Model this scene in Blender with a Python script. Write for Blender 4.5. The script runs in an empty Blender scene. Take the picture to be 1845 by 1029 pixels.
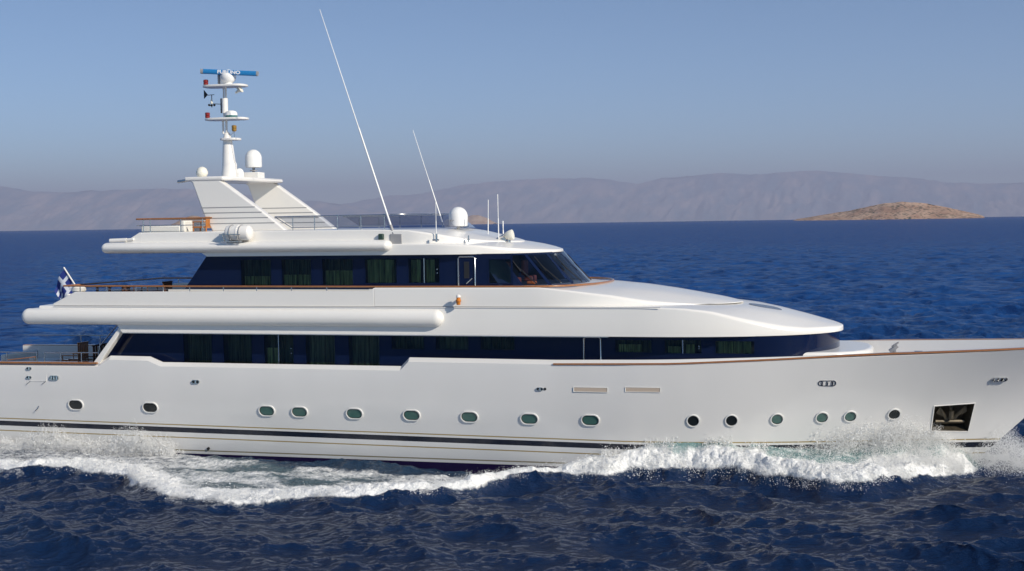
import bpy, bmesh, math, random
import numpy as np
from mathutils import Vector, Matrix

# ------------------------------------------------------------------ camera, sky, sun
scene = bpy.context.scene
COL = scene.collection
rng = np.random.default_rng(7)
random.seed(7)

F_PX, PSI, D0, CAM_H, ROLL = 2600.0, math.radians(16.5), 52.0, 9.0, math.radians(0.8377)
PITCH = math.atan((514.5 - 400.3) / F_PX)
fw = Vector((-math.sin(PSI)*math.cos(PITCH), math.cos(PSI)*math.cos(PITCH), -math.sin(PITCH)))
rt0 = Vector((math.cos(PSI), math.sin(PSI), 0)); up0 = rt0.cross(fw)
rt = rt0*math.cos(ROLL) - up0*math.sin(ROLL)
up = up0*math.cos(ROLL) + rt0*math.sin(ROLL)
CAM = Vector((0, -4, 0)) - fw*D0; CAM.z = CAM_H
cd = bpy.data.cameras.new('camera'); cam = bpy.data.objects.new('camera', cd); COL.objects.link(cam)
cd.sensor_width = 36; cd.lens = 36*F_PX/1845; cd.clip_start = 0.5; cd.clip_end = 250000
m = Matrix(((rt.x, up.x, -fw.x, CAM.x), (rt.y, up.y, -fw.y, CAM.y), (rt.z, up.z, -fw.z, CAM.z), (0, 0, 0, 1)))
cam.matrix_world = m
scene.camera = cam

SUN = Vector((1.55, -0.80, 0.98)).normalized()
SUN_EL = math.asin(SUN.z); SUN_ROT = math.atan2(SUN.x, SUN.y)
w = bpy.data.worlds.new('World'); scene.world = w; w.use_nodes = True
nt = w.node_tree
sky = nt.nodes.new('ShaderNodeTexSky'); sky.sky_type = 'NISHITA'; sky.sun_disc = False
sky.sun_elevation = SUN_EL; sky.sun_rotation = SUN_ROT
sky.air_density = 1.0; sky.dust_density = 0.0; sky.ozone_density = 1.0; sky.altitude = 0
tcw = nt.nodes.new('ShaderNodeTexCoord'); mpw = nt.nodes.new('ShaderNodeMapping'); mpw.inputs['Scale'].default_value = (1, 1, 2.2)
nt.links.new(tcw.outputs['Generated'], mpw.inputs[0]); nt.links.new(mpw.outputs[0], sky.inputs['Vector'])
bg = nt.nodes['Background']; bg.inputs['Strength'].default_value = 0.095
tint = nt.nodes.new('ShaderNodeMix'); tint.data_type = 'RGBA'; tint.blend_type = 'MULTIPLY'; tint.inputs['Factor'].default_value = 1
tint.inputs['B'].default_value = (.84, 1.05, 1.2, 1)     # a clearer, bluer air than the model's default
nt.links.new(sky.outputs[0], tint.inputs['A']); nt.links.new(tint.outputs['Result'], bg.inputs[0])
sl = bpy.data.lights.new('sun', 'SUN'); sl.energy = 3.95; sl.angle = math.radians(0.53); sl.color = (1.0, 0.915, 0.78)
so = bpy.data.objects.new('sun', sl); COL.objects.link(so)
so.rotation_euler = SUN.to_track_quat('Z', 'Y').to_euler()
so.location = (30, -20, 60)
vs = scene.view_settings
vs.view_transform = 'Standard'; vs.look = 'None'; vs.gamma = 1; vs.exposure = 0.36
scene.cycles.volume_bounces = 0
scene.cycles.transparent_max_bounces = 24
scene.cycles.max_bounces = 12; scene.cycles.diffuse_bounces = 8

R_EARTH = 6e7

# ------------------------------------------------------------------ helpers
def ray(px, py):
    return fw*F_PX + rt*(px-922.5) - up*(py-514.5)
def pt(px, py, Y):
    d = ray(px, py); t = (Y-CAM.y)/d.y
    return CAM + d*t
def ptz(px, py, Z):
    d = ray(px, py); t = (Z-CAM.z)/d.z
    return CAM + d*t

def tag(o, label=None, cat=None, group=None, kind=None):
    if label: o['label'] = label
    if cat: o['category'] = cat
    if group: o['group'] = group
    if kind: o['kind'] = kind
    return o
def thing(name, loc, label, cat, group=None):
    o = bpy.data.objects.new(name, None); COL.objects.link(o); o.location = loc
    o.empty_display_size = 0.2
    return tag(o, label, cat, group)

class MB:
    def __init__(s): s.v = []; s.f = []
    def add(s, v, f):
        n = len(s.v); s.v += [tuple(p) for p in v]; s.f += [tuple(i+n for i in q) for q in f]; return s
    def box(s, a, b):
        x0, y0, z0 = a; x1, y1, z1 = b
        return s.add([(x0,y0,z0),(x1,y0,z0),(x1,y1,z0),(x0,y1,z0),(x0,y0,z1),(x1,y0,z1),(x1,y1,z1),(x0,y1,z1)],
              [(0,3,2,1),(4,5,6,7),(0,1,5,4),(1,2,6,5),(2,3,7,6),(3,0,4,7)])
    def hexa(s, p):   # 8 corners: bottom ring then top ring
        return s.add(p, [(0,3,2,1),(4,5,6,7),(0,1,5,4),(1,2,6,5),(2,3,7,6),(3,0,4,7)])
    def prism(s, poly, y0, y1):   # polygon in XZ extruded in Y
        n = len(poly)
        v = [(x, y0, z) for x, z in poly] + [(x, y1, z) for x, z in poly]
        f = [tuple(range(n)), tuple(reversed(range(n, 2*n)))] + [(i, i+n, (i+1) % n+n, (i+1) % n) for i in range(n)]
        return s.add(v, f)
    def plate(s, poly, z0, z1):   # polygon in XY extruded in Z
        n = len(poly)
        v = [(x, y, z0) for x, y in poly] + [(x, y, z1) for x, y in poly]
        f = [tuple(reversed(range(n))), tuple(range(n, 2*n))] + [(i, (i+1) % n, (i+1) % n+n, i+n) for i in range(n)]
        return s.add(v, f)
    def tube(s, path, r, n=8, cap=True):
        P = [Vector(p) for p in path]; rs = r if isinstance(r, (list, tuple)) else [r]*len(P)
        v = []; f = []
        prev = None
        for i, p in enumerate(P):
            d = (P[min(i+1, len(P)-1)] - P[max(i-1, 0)]).normalized()
            a = prev if prev is not None else (Vector((0, 0, 1)) if abs(d.z) < .9 else Vector((1, 0, 0)))
            u = (a - d*a.dot(d)).normalized(); prev = u
            q = d.cross(u)
            for k in range(n):
                t = 2*math.pi*k/n
                v.append(p + (u*math.cos(t) + q*math.sin(t))*rs[i])
        for i in range(len(P)-1):
            for k in range(n):
                f.append((i*n+k, i*n+(k+1) % n, (i+1)*n+(k+1) % n, (i+1)*n+k))
        if cap:
            f.append(tuple(reversed(range(n)))); f.append(tuple((len(P)-1)*n+k for k in range(n)))
        return s.add(v, f)
    def lathe(s, prof, c=(0, 0, 0), n=20, M=None):   # prof: (r, z)
        v = []; f = []
        for r, z in prof:
            for k in range(n):
                t = 2*math.pi*k/n
                q = Vector((r*math.cos(t), r*math.sin(t), z))
                if M is not None: q = M @ q
                v.append(q + Vector(c))
        for i in range(len(prof)-1):
            for k in range(n):
                f.append((i*n+k, i*n+(k+1) % n, (i+1)*n+(k+1) % n, (i+1)*n+k))
        f.append(tuple(reversed(range(n)))); f.append(tuple((len(prof)-1)*n+k for k in range(n)))
        return s.add(v, f)
    def loft(s, secs, closed=True, cap=True):
        n = len(secs[0]); v = [p for q in secs for p in q]; f = []
        for i in range(len(secs)-1):
            for k in range(n if closed else n-1):
                f.append((i*n+k, (i+1)*n+k, (i+1)*n+(k+1) % n, i*n+(k+1) % n))
        if cap and closed:
            f.append(tuple(range(n))); f.append(tuple((len(secs)-1)*n+k for k in reversed(range(n))))
        return s.add(v, f)
    def build(s, name, mat, parent=None, smooth=None, bevel=0, seg=2, loc=None):
        me = bpy.data.meshes.new(name)
        off = Vector(loc) if loc is not None else Vector((0, 0, 0))
        me.from_pydata([tuple(Vector(p)-off) for p in s.v], [], s.f)
        bm = bmesh.new(); bm.from_mesh(me)
        bmesh.ops.remove_doubles(bm, verts=bm.verts, dist=1e-5)
        bmesh.ops.recalc_face_normals(bm, faces=bm.faces)
        bm.to_mesh(me); bm.free()
        if smooth is not None:
            me.polygons.foreach_set('use_smooth', [True]*len(me.polygons))
            me.set_sharp_from_angle(angle=math.radians(smooth))
        me.materials.append(mat)
        o = bpy.data.objects.new(name, me); COL.objects.link(o)
        o.location = off
        if parent is not None: o.parent = parent
        if bevel:
            b = o.modifiers.new('bevel', 'BEVEL'); b.width = bevel; b.segments = seg; b.limit_method = 'ANGLE'; b.angle_limit = math.radians(40)
            b.harden_normals = False
            if smooth is None:
                me.polygons.foreach_set('use_smooth', [True]*len(me.polygons)); me.set_sharp_from_angle(angle=math.radians(30))
        return o

# ------------------------------------------------------------------ materials
def mat(name, col, rough=.4, metal=0, coat=0, ior=1.5, noise=0.0, nscale=1.0, bump=0):
    M = bpy.data.materials.new(name); M.use_nodes = True
    n = M.node_tree; b = n.nodes['Principled BSDF']
    b.inputs['Base Color'].default_value = (*col, 1); b.inputs['Roughness'].default_value = rough
    b.inputs['Metallic'].default_value = metal; b.inputs['IOR'].default_value = ior
    b.inputs['Coat Weight'].default_value = coat; b.inputs['Coat Roughness'].default_value = .06
    if noise:
        tc = n.nodes.new('ShaderNodeTexCoord'); nz = n.nodes.new('ShaderNodeTexNoise')
        nz.inputs['Scale'].default_value = nscale; nz.inputs['Detail'].default_value = 5
        n.links.new(tc.outputs['Object'], nz.inputs['Vector'])
        mx = n.nodes.new('ShaderNodeMix'); mx.data_type = 'RGBA'
        mx.inputs['A'].default_value = (*[c*(1-noise) for c in col], 1); mx.inputs['B'].default_value = (*[min(1, c*(1+noise)) for c in col], 1)
        n.links.new(nz.outputs[0], mx.inputs['Factor']); n.links.new(mx.outputs['Result'], b.inputs['Base Color'])
        if bump:
            bp = n.nodes.new('ShaderNodeBump'); bp.inputs['Strength'].default_value = bump; bp.inputs['Distance'].default_value = .02
            n.links.new(nz.outputs[0], bp.inputs['Height']); n.links.new(bp.outputs[0], b.inputs['Normal'])
    return M

WHITE = mat('white_gelcoat', (.81, .79, .75), .28, coat=.3, noise=.025, nscale=.6)
CREAM = mat('cream_plastic', (.78, .76, .66), .4)
DOMEW = mat('radome_plastic', (.82, .82, .80), .35)
NAVY = mat('navy_glazing_band', (.004, .009, .036), .06, ior=1.5)
DARK = mat('dark_interior', (.012, .013, .016), .6)
STEEL = mat('stainless_steel', (.62, .62, .62), .22, metal=1)
PEWTER = mat('brushed_pocket_steel', (.085, .072, .052), .45, metal=.6, noise=.6, nscale=6)
TEAK = mat('varnished_teak', (.33, .135, .045), .3, coat=.5, noise=.35, nscale=9)
WICKER = mat('dark_wicker', (.095, .042, .026), .6, noise=.5, nscale=40)
BRIGHTWOOD = mat('orange_varnished_wood', (.42, .15, .03), .35, noise=.4, nscale=14)
DECK = mat('teak_deck', (.36, .27, .18), .6, noise=.25, nscale=12)
BLACK = mat('black_plastic', (.012, .012, .014), .45)
RED = mat('red_lantern', (.22, .015, .012), .3)
AMBER = mat('amber_lantern', (.30, .17, .03), .3)
BLUE = mat('blue_radar', (.02, .20, .48), .35)
TEAL = mat('teal_base', (.02, .16, .17), .4)
ORANGE = mat('orange_plastic', (.62, .20, .02), .4)
def pleat_shade(M):  # vertical light and dark streaks painted into the cloth as fold shading
    n = M.node_tree; mp = n.nodes.new('ShaderNodeMapping'); mp.inputs['Scale'].default_value = (3.2, 3.2, .12)
    nz = next(k for k in n.nodes if k.type == 'TEX_NOISE'); tc = next(k for k in n.nodes if k.type == 'TEX_COORD')
    n.links.new(tc.outputs['Object'], mp.inputs[0]); n.links.new(mp.outputs[0], nz.inputs['Vector'])
    mx = next(k for k in n.nodes if k.type == 'MIX'); rp = n.nodes.new('ShaderNodeMapRange'); rp.inputs['From Min'].default_value = .36; rp.inputs['From Max'].default_value = .64
    n.links.new(nz.outputs[0], rp.inputs['Value']); n.links.new(rp.outputs[0], mx.inputs['Factor'])
FABRIC = mat('white_cushion', (.72, .71, .66), .85, noise=.06, nscale=8)
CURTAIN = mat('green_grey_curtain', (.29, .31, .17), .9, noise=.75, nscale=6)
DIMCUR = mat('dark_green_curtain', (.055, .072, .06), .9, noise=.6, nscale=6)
pleat_shade(CURTAIN); pleat_shade(DIMCUR)
TAN = mat('tan_slot', (.46, .38, .31), .6)
REDSEAT = mat('red_brown_upholstery', (.25, .05, .03), .6)
GREYH = mat('grey_hatch', (.16, .18, .22), .25)
GREYG = mat('grey_seam', (.30, .30, .31), .5)
WHITEM = mat('white_letters', (.85, .86, .88), .5)

def glass(name, tint, gloss=.10, fac=.0):
    M = bpy.data.materials.new(name); M.use_nodes = True
    n = M.node_tree; n.nodes.remove(n.nodes['Principled BSDF'])
    out = n.nodes['Material Output']
    t = n.nodes.new('ShaderNodeBsdfTransparent'); t.inputs[0].default_value = (*tint, 1)
    g = n.nodes.new('ShaderNodeBsdfGlossy'); g.inputs['Roughness'].default_value = .03; g.inputs[0].default_value = (1, 1, 1, 1)
    fr = n.nodes.new('ShaderNodeFresnel'); fr.inputs['IOR'].default_value = 1.5
    ms = n.nodes.new('ShaderNodeMixShader')
    n.links.new(fr.outputs[0], ms.inputs[0]); n.links.new(t.outputs[0], ms.inputs[1]); n.links.new(g.outputs[0], ms.inputs[2])
    n.links.new(ms.outputs[0], out.inputs['Surface'])
    return M
PANE = glass('green_tinted_pane', (.62, .74, .64))
WSCREEN = glass('windshield_glass', (.55, .65, .80))
SMOKED = glass('smoked_screen', (.60, .63, .72))
PORTG = bpy.data.materials.new('porthole_glass')
PORTG = mat('porthole_glass', (.05, .12, .105), .05, ior=1.6)
PORTD = mat('dark_porthole_glass', (.012, .016, .018), .08)

def hull_material():
    M = bpy.data.materials.new('white_hull_paint'); M.use_nodes = True
    n = M.node_tree; b = n.nodes['Principled BSDF']; L = n.links
    b.inputs['Roughness'].default_value = .22; b.inputs['Coat Weight'].default_value = .4; b.inputs['Coat Roughness'].default_value = .05
    tc = n.nodes.new('ShaderNodeTexCoord'); sp = n.nodes.new('ShaderNodeSeparateXYZ')
    L.new(tc.outputs['Object'], sp.inputs[0])
    def math_(op, a, b_=None, c=None):
        k = n.nodes.new('ShaderNodeMath'); k.operation = op
        for i, x in enumerate((a, b_, c)):
            if x is None: continue
            if isinstance(x, (int, float)): k.inputs[i].default_value = x
            else: L.new(x, k.inputs[i])
        return k.outputs[0]
    z = math_('MULTIPLY_ADD', sp.outputs['X'], 0.0078, sp.outputs['Z'])
    zc = sp.outputs['Z']
    nz = n.nodes.new('ShaderNodeTexNoise'); nz.inputs['Scale'].default_value = .7; nz.inputs['Detail'].default_value = 4
    mp = n.nodes.new('ShaderNodeMapping'); mp.inputs['Scale'].default_value = (1, 1, .35)
    L.new(tc.outputs['Object'], mp.inputs[0]); L.new(mp.outputs[0], nz.inputs['Vector'])
    base = n.nodes.new('ShaderNodeMix'); base.data_type = 'RGBA'
    base.inputs['A'].default_value = (.66, .655, .645, 1); base.inputs['B'].default_value = (.725, .715, .70, 1)
    L.new(nz.outputs[0], base.inputs['Factor'])
    col = base.outputs['Result']
    def band(col, src, lo, hi, c, soft=None):
        f = math_('MULTIPLY', math_('GREATER_THAN', src, lo), math_('LESS_THAN', src, hi))
        x = n.nodes.new('ShaderNodeMix'); x.data_type = 'RGBA'
        L.new(f, x.inputs['Factor']); L.new(col, x.inputs['A']); x.inputs['B'].default_value = (*c, 1)
        return x.outputs['Result']
    gold = (.33, .25, .10)
    col = band(col, z, 1.155, 1.20, gold)
    col = band(col, z, .875, 1.075, (.006, .009, .022))
    col = band(col, z, .645, .690, gold)
    col = band(col, zc, .235, .285, (.26, .23, .15))
    col = band(col, zc, -9, .13, (.016, .008, .05))
    L.new(col, b.inputs['Base Color'])
    bp = n.nodes.new('ShaderNodeBump'); bp.inputs['Strength'].default_value = .05; bp.inputs['Distance'].default_value = .05
    L.new(nz.outputs[0], bp.inputs['Height']); L.new(bp.outputs[0], b.inputs['Normal'])
    return M
HULL = hull_material()

# ------------------------------------------------------------------ hull shape functions
Xa = 4.0
STEM = lambda z: 15.75 + 0.98*z + 0.02*z*z
ZK = lambda X: float(np.interp(X, [-26, 3.5, 9, 12, 15, 18.7], [2.58, 2.56, 2.62, 2.70, 2.80, 2.95]))
ZT = [(-26, 3.62), (-17.13, 3.68), (-16.63, 3.96), (-14.9, 3.95), (-14.35, 3.735), (-4.38, 3.72), (-4.05, 4.05), (1.56, 4.03), (5.58, 4.09), (9.4, 4.19), (11.5, 4.26), (14.9, 4.36), (17.5, 4.45), (20.8, 4.68)]
zt = lambda X: float(np.interp(X, [a for a, _ in ZT], [b for _, b in ZT]))
def smooth_table(xs, ys):
    # monotone-ish cubic through a table, evaluated densely
    xd = np.linspace(xs[0], xs[-1], 400); xs = np.array(xs); ys = np.array(ys)
    d = np.gradient(ys, xs); out = []
    for x in xd:
        i = min(max(np.searchsorted(xs, x)-1, 0), len(xs)-2); h = xs[i+1]-xs[i]; t = (x-xs[i])/h
        out.append((2*t**3-3*t*t+1)*ys[i]+(t**3-2*t*t+t)*h*d[i]+(-2*t**3+3*t*t)*ys[i+1]+(t**3-t*t)*h*d[i+1])
    return lambda u: float(np.interp(u, xd, out))
shS = smooth_table([0, .1, .25, .44, .64, .80, .93, 1], [1, .985, .92, .78, .645, .49, .26, 0.0])
shK = smooth_table([0, .1, .25, .50, .73, .90, 1], [1, .975, .89, .66, .40, .16, 0.0])
shW = smooth_table([0, .12, .30, .60, .82, 1], [1, .95, .80, .44, .185, 0.0])
def level_b(l, X):
    if l == 0: B, xs, s = 2.6, STEM(-1.5), shW
    elif l == 1: B, xs, s = 3.50, STEM(0), shW
    elif l == 2: B, xs, s = 4.04, STEM(2.95), shK
    else: B, xs, s = 4.0, STEM(4.68), shS
    if X >= xs: return 0.0
    if X <= Xa: return B
    return B*s((X-Xa)/(xs-Xa))
def hull_b(X, z):
    zs = [-1.5, 0.0, ZK(X), max(zt(X), 3.9)]
    bs = [level_b(i, X) for i in range(4)]
    return float(np.interp(z, zs, bs))
def on_hull(px, py, out=0.0):
    Y = -3.8
    for _ in range(25):
        p = pt(px, py, Y); Y = .5*Y + .5*(-hull_b(p.x, p.z) - out)
    return pt(px, py, Y)
def hull_frame(p):
    e = .05
    tx = Vector((2*e, -(hull_b(p.x+e, p.z)-hull_b(p.x-e, p.z)), 0)).normalized()
    tz = Vector((0, -(hull_b(p.x, p.z+e)-hull_b(p.x, p.z-e)), 2*e)).normalized()
    n = tx.cross(tz).normalized()
    tz = n.cross(tx).normalized()
    return Matrix(((tx.x, tz.x, n.x, p.x), (tx.y, tz.y, n.y, p.y), (tx.z, tz.z, n.z, p.z), (0, 0, 0, 1)))

# ------------------------------------------------------------------ the yacht
yacht = thing('motor_yacht', (0, 0, 0), 'large white motor yacht with dark blue window bands under way, filling the frame', 'yacht')

def build_hull():
    aft = [-26, -24, -21, -18, -17.13, -16.63, -15.5, -14.9, -14.35, -12, -9, -6.5, -4.38, -4.05, -2, 0, 1.56, 2.8, Xa]
    us = [.03, .07, .12, .18, .24, .30, .36, .42, .48, .54, .60, .66, .72, .78, .84, .89, .93, .965, .985, 1.0]
    secs = []
    for X in aft:
        ztv = zt(X); pts = []
        for l, z in ((0, -1.5), (1, 0.0)): pts.append((X, level_b(l, X), z))
        for t in (.33, .66): pts.append((X, 3.50+.54*t, ZK(X)*t))
        pts.append((X, 4.04, ZK(X)))
        pts.append((X, 3.98, ztv-.15)); pts.append((X, 3.82, ztv)); pts.append((X, 3.75, ztv)); pts.append((X, 3.74, ztv-.95))
        secs.append(pts)
    for u in us:
        def lv(B, xs, s): return (Xa+(xs-Xa)*u, B*s(u))
        p0 = lv(2.6, STEM(-1.5), shW); p1 = lv(3.50, STEM(0), shW); pk = lv(4.04, STEM(2.95), shK); ps = lv(4.0, STEM(4.68), shS)
        zk = ZK(pk[0]); zs = zt(ps[0]); pts = [(p0[0], p0[1], -1.5), (p1[0], p1[1], 0.0)]
        for t in (.33, .66):
            fl = t - .10*u*math.sin(math.pi*t)
            pts.append((p1[0]+(pk[0]-p1[0])*t, p1[1]+(pk[1]-p1[1])*fl, zk*t))
        pts.append((pk[0], pk[1], zk))
        ch = .15*(1-u)+.02
        pts.append((ps[0], ps[1], zs-ch)); pts.append((ps[0]-.05*u, max(ps[1]-.14*(1-.4*u), 0), zs)); pts.append((ps[0]-.1*u, max(ps[1]-.22, 0), zs)); zi = zs-.9; kk = (zi-zk)/(zs-ch-zk)
        xi_, yi_ = (pk[0]+(ps[0]-pk[0])*kk, pk[1]+(ps[1]-pk[1])*kk)
        pts.append((xi_-.1*u, max(min(ps[1]-.26, yi_-.12), 0), zi))
        secs.append(pts)
    b = MB()
    rings = []
    for pts in secs:
        near = [(x, -y, z) for x, y, z in pts]; far = [(x, y, z) for x, y, z in reversed(pts)]
        rings.append(near + far)
    b.loft(rings, closed=True, cap=True)
    return b
hull = build_hull().build('hull', HULL, yacht, smooth=20)

from mathutils.bvhtree import BVHTree
hull_tree = BVHTree.FromPolygons([v.co for v in hull.data.vertices], [tuple(p.vertices) for p in hull.data.polygons])
def on_hull(px, py, out=0.0):
    hit, nrm, i, d = hull_tree.ray_cast(CAM, ray(px, py).normalized())
    return hit + (nrm if nrm.y < 0 else -nrm)*out
def hull_frame(p):
    near, nz_, i, d = hull_tree.find_nearest(p)
    if nz_.y > 0: nz_ = -nz_
    tx = Vector((0, 0, 1)).cross(nz_).normalized(); tz = nz_.cross(tx).normalized()
    return Matrix(((tx.x, tz.x, nz_.x, p.x), (tx.y, tz.y, nz_.y, p.y), (tx.z, tz.z, nz_.z, p.z), (0, 0, 0, 1)))
# anchor pocket is really cut into the bow
AP = [on_hull(*q) for q in ((1678, 776), (1744, 777), (1756, 727), (1684, 732))]
apc = sum(AP, Vector())/4
apn = (AP[1]-AP[0]).cross(AP[3]-AP[0]).normalized()
if apn.y > 0: apn = -apn
cut = MB(); cut.hexa([p - apn*.55 + (apc-p)*.12 for p in AP] + [p + apn*.5 - (apc-p)*.112 for p in AP])
co = cut.build('cutter', DARK)
bmod = hull.modifiers.new('cut', 'BOOLEAN'); bmod.object = co; bmod.operation = 'DIFFERENCE'; bmod.solver = 'EXACT'
dg = bpy.context.evaluated_depsgraph_get()
nm = bpy.data.meshes.new_from_object(hull.evaluated_get(dg)); nm.name = 'hull'
hull.modifiers.clear(); hull.data = nm
bpy.data.objects.remove(co)
nm.materials.clear(); nm.materials.append(HULL)
nm.set_sharp_from_angle(angle=math.radians(20))

def offset_ring(Ps, c, k): return [p+(c-p)*k for p in Ps]
pk = MB()
inner = [p - apn*.53 + (apc-p)*.14 for p in AP]; outer = [p - apn*.0 + (apc-p)*.015 for p in AP]
for i in range(4):
    j = (i+1) % 4; pk.add([outer[i], outer[j], inner[j], inner[i]], [(0, 1, 2, 3)])
pk.add(inner, [(0, 1, 2, 3)])
pocket = pk.build('anchor_pocket', PEWTER, yacht)
fr = MB()
for i in range(4):
    j = (i+1) % 4
    a, b_ = AP[i], AP[j]; ao, bo = a+(a-apc)*.045, b_+(b_-apc)*.045
    fr.hexa([ao-apn*.02, bo-apn*.02, b_-apn*.02, a-apn*.02, ao+apn*.015, bo+apn*.015, b_+apn*.015, a+apn*.015])
fr.build('pocket_frame', WHITE, pocket)
# anchor: shank and two flukes lying in the pocket
def inpk(u, v, d): # u across 0..1, v up 0..1
    return AP[0]*(1-u)*(1-v)+AP[1]*u*(1-v)+AP[2]*u*v+AP[3]*(1-u)*v - apn*d
an = MB()
an.tube([inpk(.5, .95, .30), inpk(.5, .30, .22)], .07, 8)
an.tube([inpk(.5, .66, .18), inpk(.5, .42, .10)], .10, 8)
for sgn in (-1, 1):
    a = inpk(.5, .30, .2); tip = inpk(.5+.33*sgn, .90, .10); q = inpk(.5+.40*sgn, .62, .14); r_ = inpk(.5+.14*sgn, .36, .12)
    an.add([a, r_, tip, q, a-apn*.07, r_-apn*.07, tip-apn*.03, q-apn*.05], [(0, 1, 2), (0, 2, 3), (4, 6, 5), (4, 7, 6), (0, 4, 5, 1), (1, 5, 6, 2), (2, 6, 7, 3), (3, 7, 4, 0)])
an.tube([inpk(.12, .26, .18), inpk(.88, .26, .18)], .07, 8)
an.build('anchor', PEWTER, pocket, smooth=40)

# wooden cap rails on both gunwales
def cap_path(s, x0, dz, out, lift):
    P = []
    for X in np.concatenate([np.linspace(x0, 12, 24), np.linspace(12.6, 20.55, 22)]):
        P.append((X, s*(level_b(3, X)+out), zt(X)+dz(X)))
    return P
for s in (-1, 1):
    b = MB()
    dz = (lambda X: -.13 + .13*min(1, max(0, (X-6)/7)))
    path = cap_path(s, 1.5, dz, .005, 0)
    secs = []
    for i, p in enumerate(path):
        wd = .06 + .14*min(1, max(0, (p[0]-6)/7)); h = .027
        y0 = p[1]+s*.02; y1 = p[1]-s*wd
        secs.append([(p[0], y0, p[2]-h), (p[0], y1, p[2]-h), (p[0], y1, p[2]+h), (p[0], y0, p[2]+h)])
    b.loft(secs); b.build('cap_rail', TEAK, yacht, smooth=40)
    b = MB(); b.loft([[(X, s*4.02, zt(X)-.035), (X, s*3.78, zt(X)-.035), (X, s*3.78, zt(X)+.03), (X, s*4.02, zt(X)+.03)] for X in (-26, -20, -17.15)])
    b.build('cap_rail', TEAK, yacht, smooth=40)

# decks
b = MB()
dk = [(-26, 3.72)] + [(X, max(level_b(2, X)-.25, .02)) for X in np.linspace(4, 18, 20)]
b.plate([(x, -y) for x, y in dk] + [(x, y) for x, y in reversed(dk)], 2.95, 3.05)
b.build('main_deck', DECK, yacht)

# ---- generic layered superstructure block
def plan_b(B, Xs, Xn, p=2.2, q=2.0):
    def f(X):
        if X <= Xs: return B
        u = min(1, (X-Xs)/(Xn-Xs)); return B*max(0, 1-u**p)**(1/q)
    return f
def nose_stations(x0, Xs, Xn, na=8, nn=26):
    a = list(np.linspace(x0, Xs, na)); t = np.linspace(0, math.pi/2, nn)[1:]
    return a + [Xs+(Xn-Xs)*math.sin(k) for k in t]
def block(name, mat_, xs, bfun, zb, sec, smooth=28, parent=yacht):
    """sec(X, b) -> list of (y, z) from bottom edge to top centre, near half"""
    rings = []
    for X in xs:
        bb = max(bfun(X), .02)
        h = [(0, zb(X) if callable(zb) else zb)] + sec(X, bb)
        near = [(X, -y, z) for y, z in h]; far = [(X, y, z) for y, z in reversed(h[1:-1])]
        rings.append(near+far)
    o = MB().loft(rings, closed=True, cap=True)
    return o.build(name, mat_, parent, smooth=smooth)
def rounded(b, z0, z1, r, zc, inner=.72, n=5):
    """side from z0 up to z1 with rounded crease r, then crowned top to zc"""
    r = min(r, b*.6, (z1-z0)*.9)
    P = [(b, z0), (b, z1-r)]
    for k in range(1, n+1):
        t = math.pi/2*k/n
        P.append((b-r+r*math.cos(t), z1-r+r*math.sin(t)))
    zi = z1+(zc-z1)*.75
    P.append(((b-r)*inner, zi)); P.append(((b-r)*.3, z1+(zc-z1)*.97)); P.append((0, zc))
    return P

# lower roof (upper deck level)
bl = plan_b(4.0, 4.2, 11.4, p=2.35)
loE = lambda X: float(np.interp(X, [-30, 5.2, 6.2, 7.1, 8.2, 9.5, 10.2, 11.0, 11.4], [5.94, 5.94, 5.90, 5.80, 5.53, 5.25, 5.15, 5.12, 5.07]))
loC = lambda X: float(np.interp(X, [-30, 6.0, 8.0, 9.0, 10.0, 10.8, 11.2, 11.4], [5.97, 5.98, 5.87, 5.70, 5.46, 5.24, 5.14, 5.08]))
zbm = lambda X: 5.27 if X < -16.0 else 4.90
block('main_roof', WHITE, [-19.7, -18, -16.25, -15.98] + nose_stations(-14, 4.2, 11.4, 8, 34), bl, zbm,
      lambda X, b: rounded(b, zbm(X), loE(X), .07 + .12*min(1, max(0, (X-6)/3)), max(loC(X), loE(X)+.005)))
# groove line between the roof edge and the bulwark
# upper bulwark / coach roof tier
bu = plan_b(3.93, 0.6, 7.78, p=1.9)
upE = lambda X: float(np.interp(X, [-5.3, 1.0, 2.06, 3.58, 4.62, 6.2, 7.0, 7.78], [6.64, 6.64, 6.53, 6.34, 6.16, 5.98, 5.94, 5.92]))
upC = lambda X: float(np.interp(X, [-5.3, 2.5, 2.74, 3.8, 4.88, 5.93, 6.97, 7.5, 7.78], [6.66, 6.66, 6.63, 6.56, 6.44, 6.27, 6.09, 5.98, 5.93]))
block('coach_roof', WHITE, nose_stations(-5.35, 0.6, 7.78, 8, 34), bu, 5.90,
      lambda X, b: rounded(b, 5.95, upE(X), .05+.10*min(1, max(0, (X-1)/4)), max(upC(X), upE(X)+.005)))
for s in (-1, 1):
    b = MB()
    b.prism([(-19.15, 5.94), (-19.1, 6.03), (-18.25, 6.42), (-18.1, 6.49), (-5.55, 6.53), (-5.36, 6.64), (-5.36, 5.94)], s*3.93, s*3.80)
    b.build('upper_bulwark', WHITE, yacht, bevel=.025)
b = MB(); b.box((-18.6, -3.79, 5.95), (-18.45, 3.79, 6.40)); b.build('aft_bulwark', WHITE, yacht, bevel=.03)
b = MB(); b.box((-18.4, -3.78, 5.985), (-5.37, 3.78, 6.0)); b.build('upper_deck', DECK, yacht)

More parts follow.
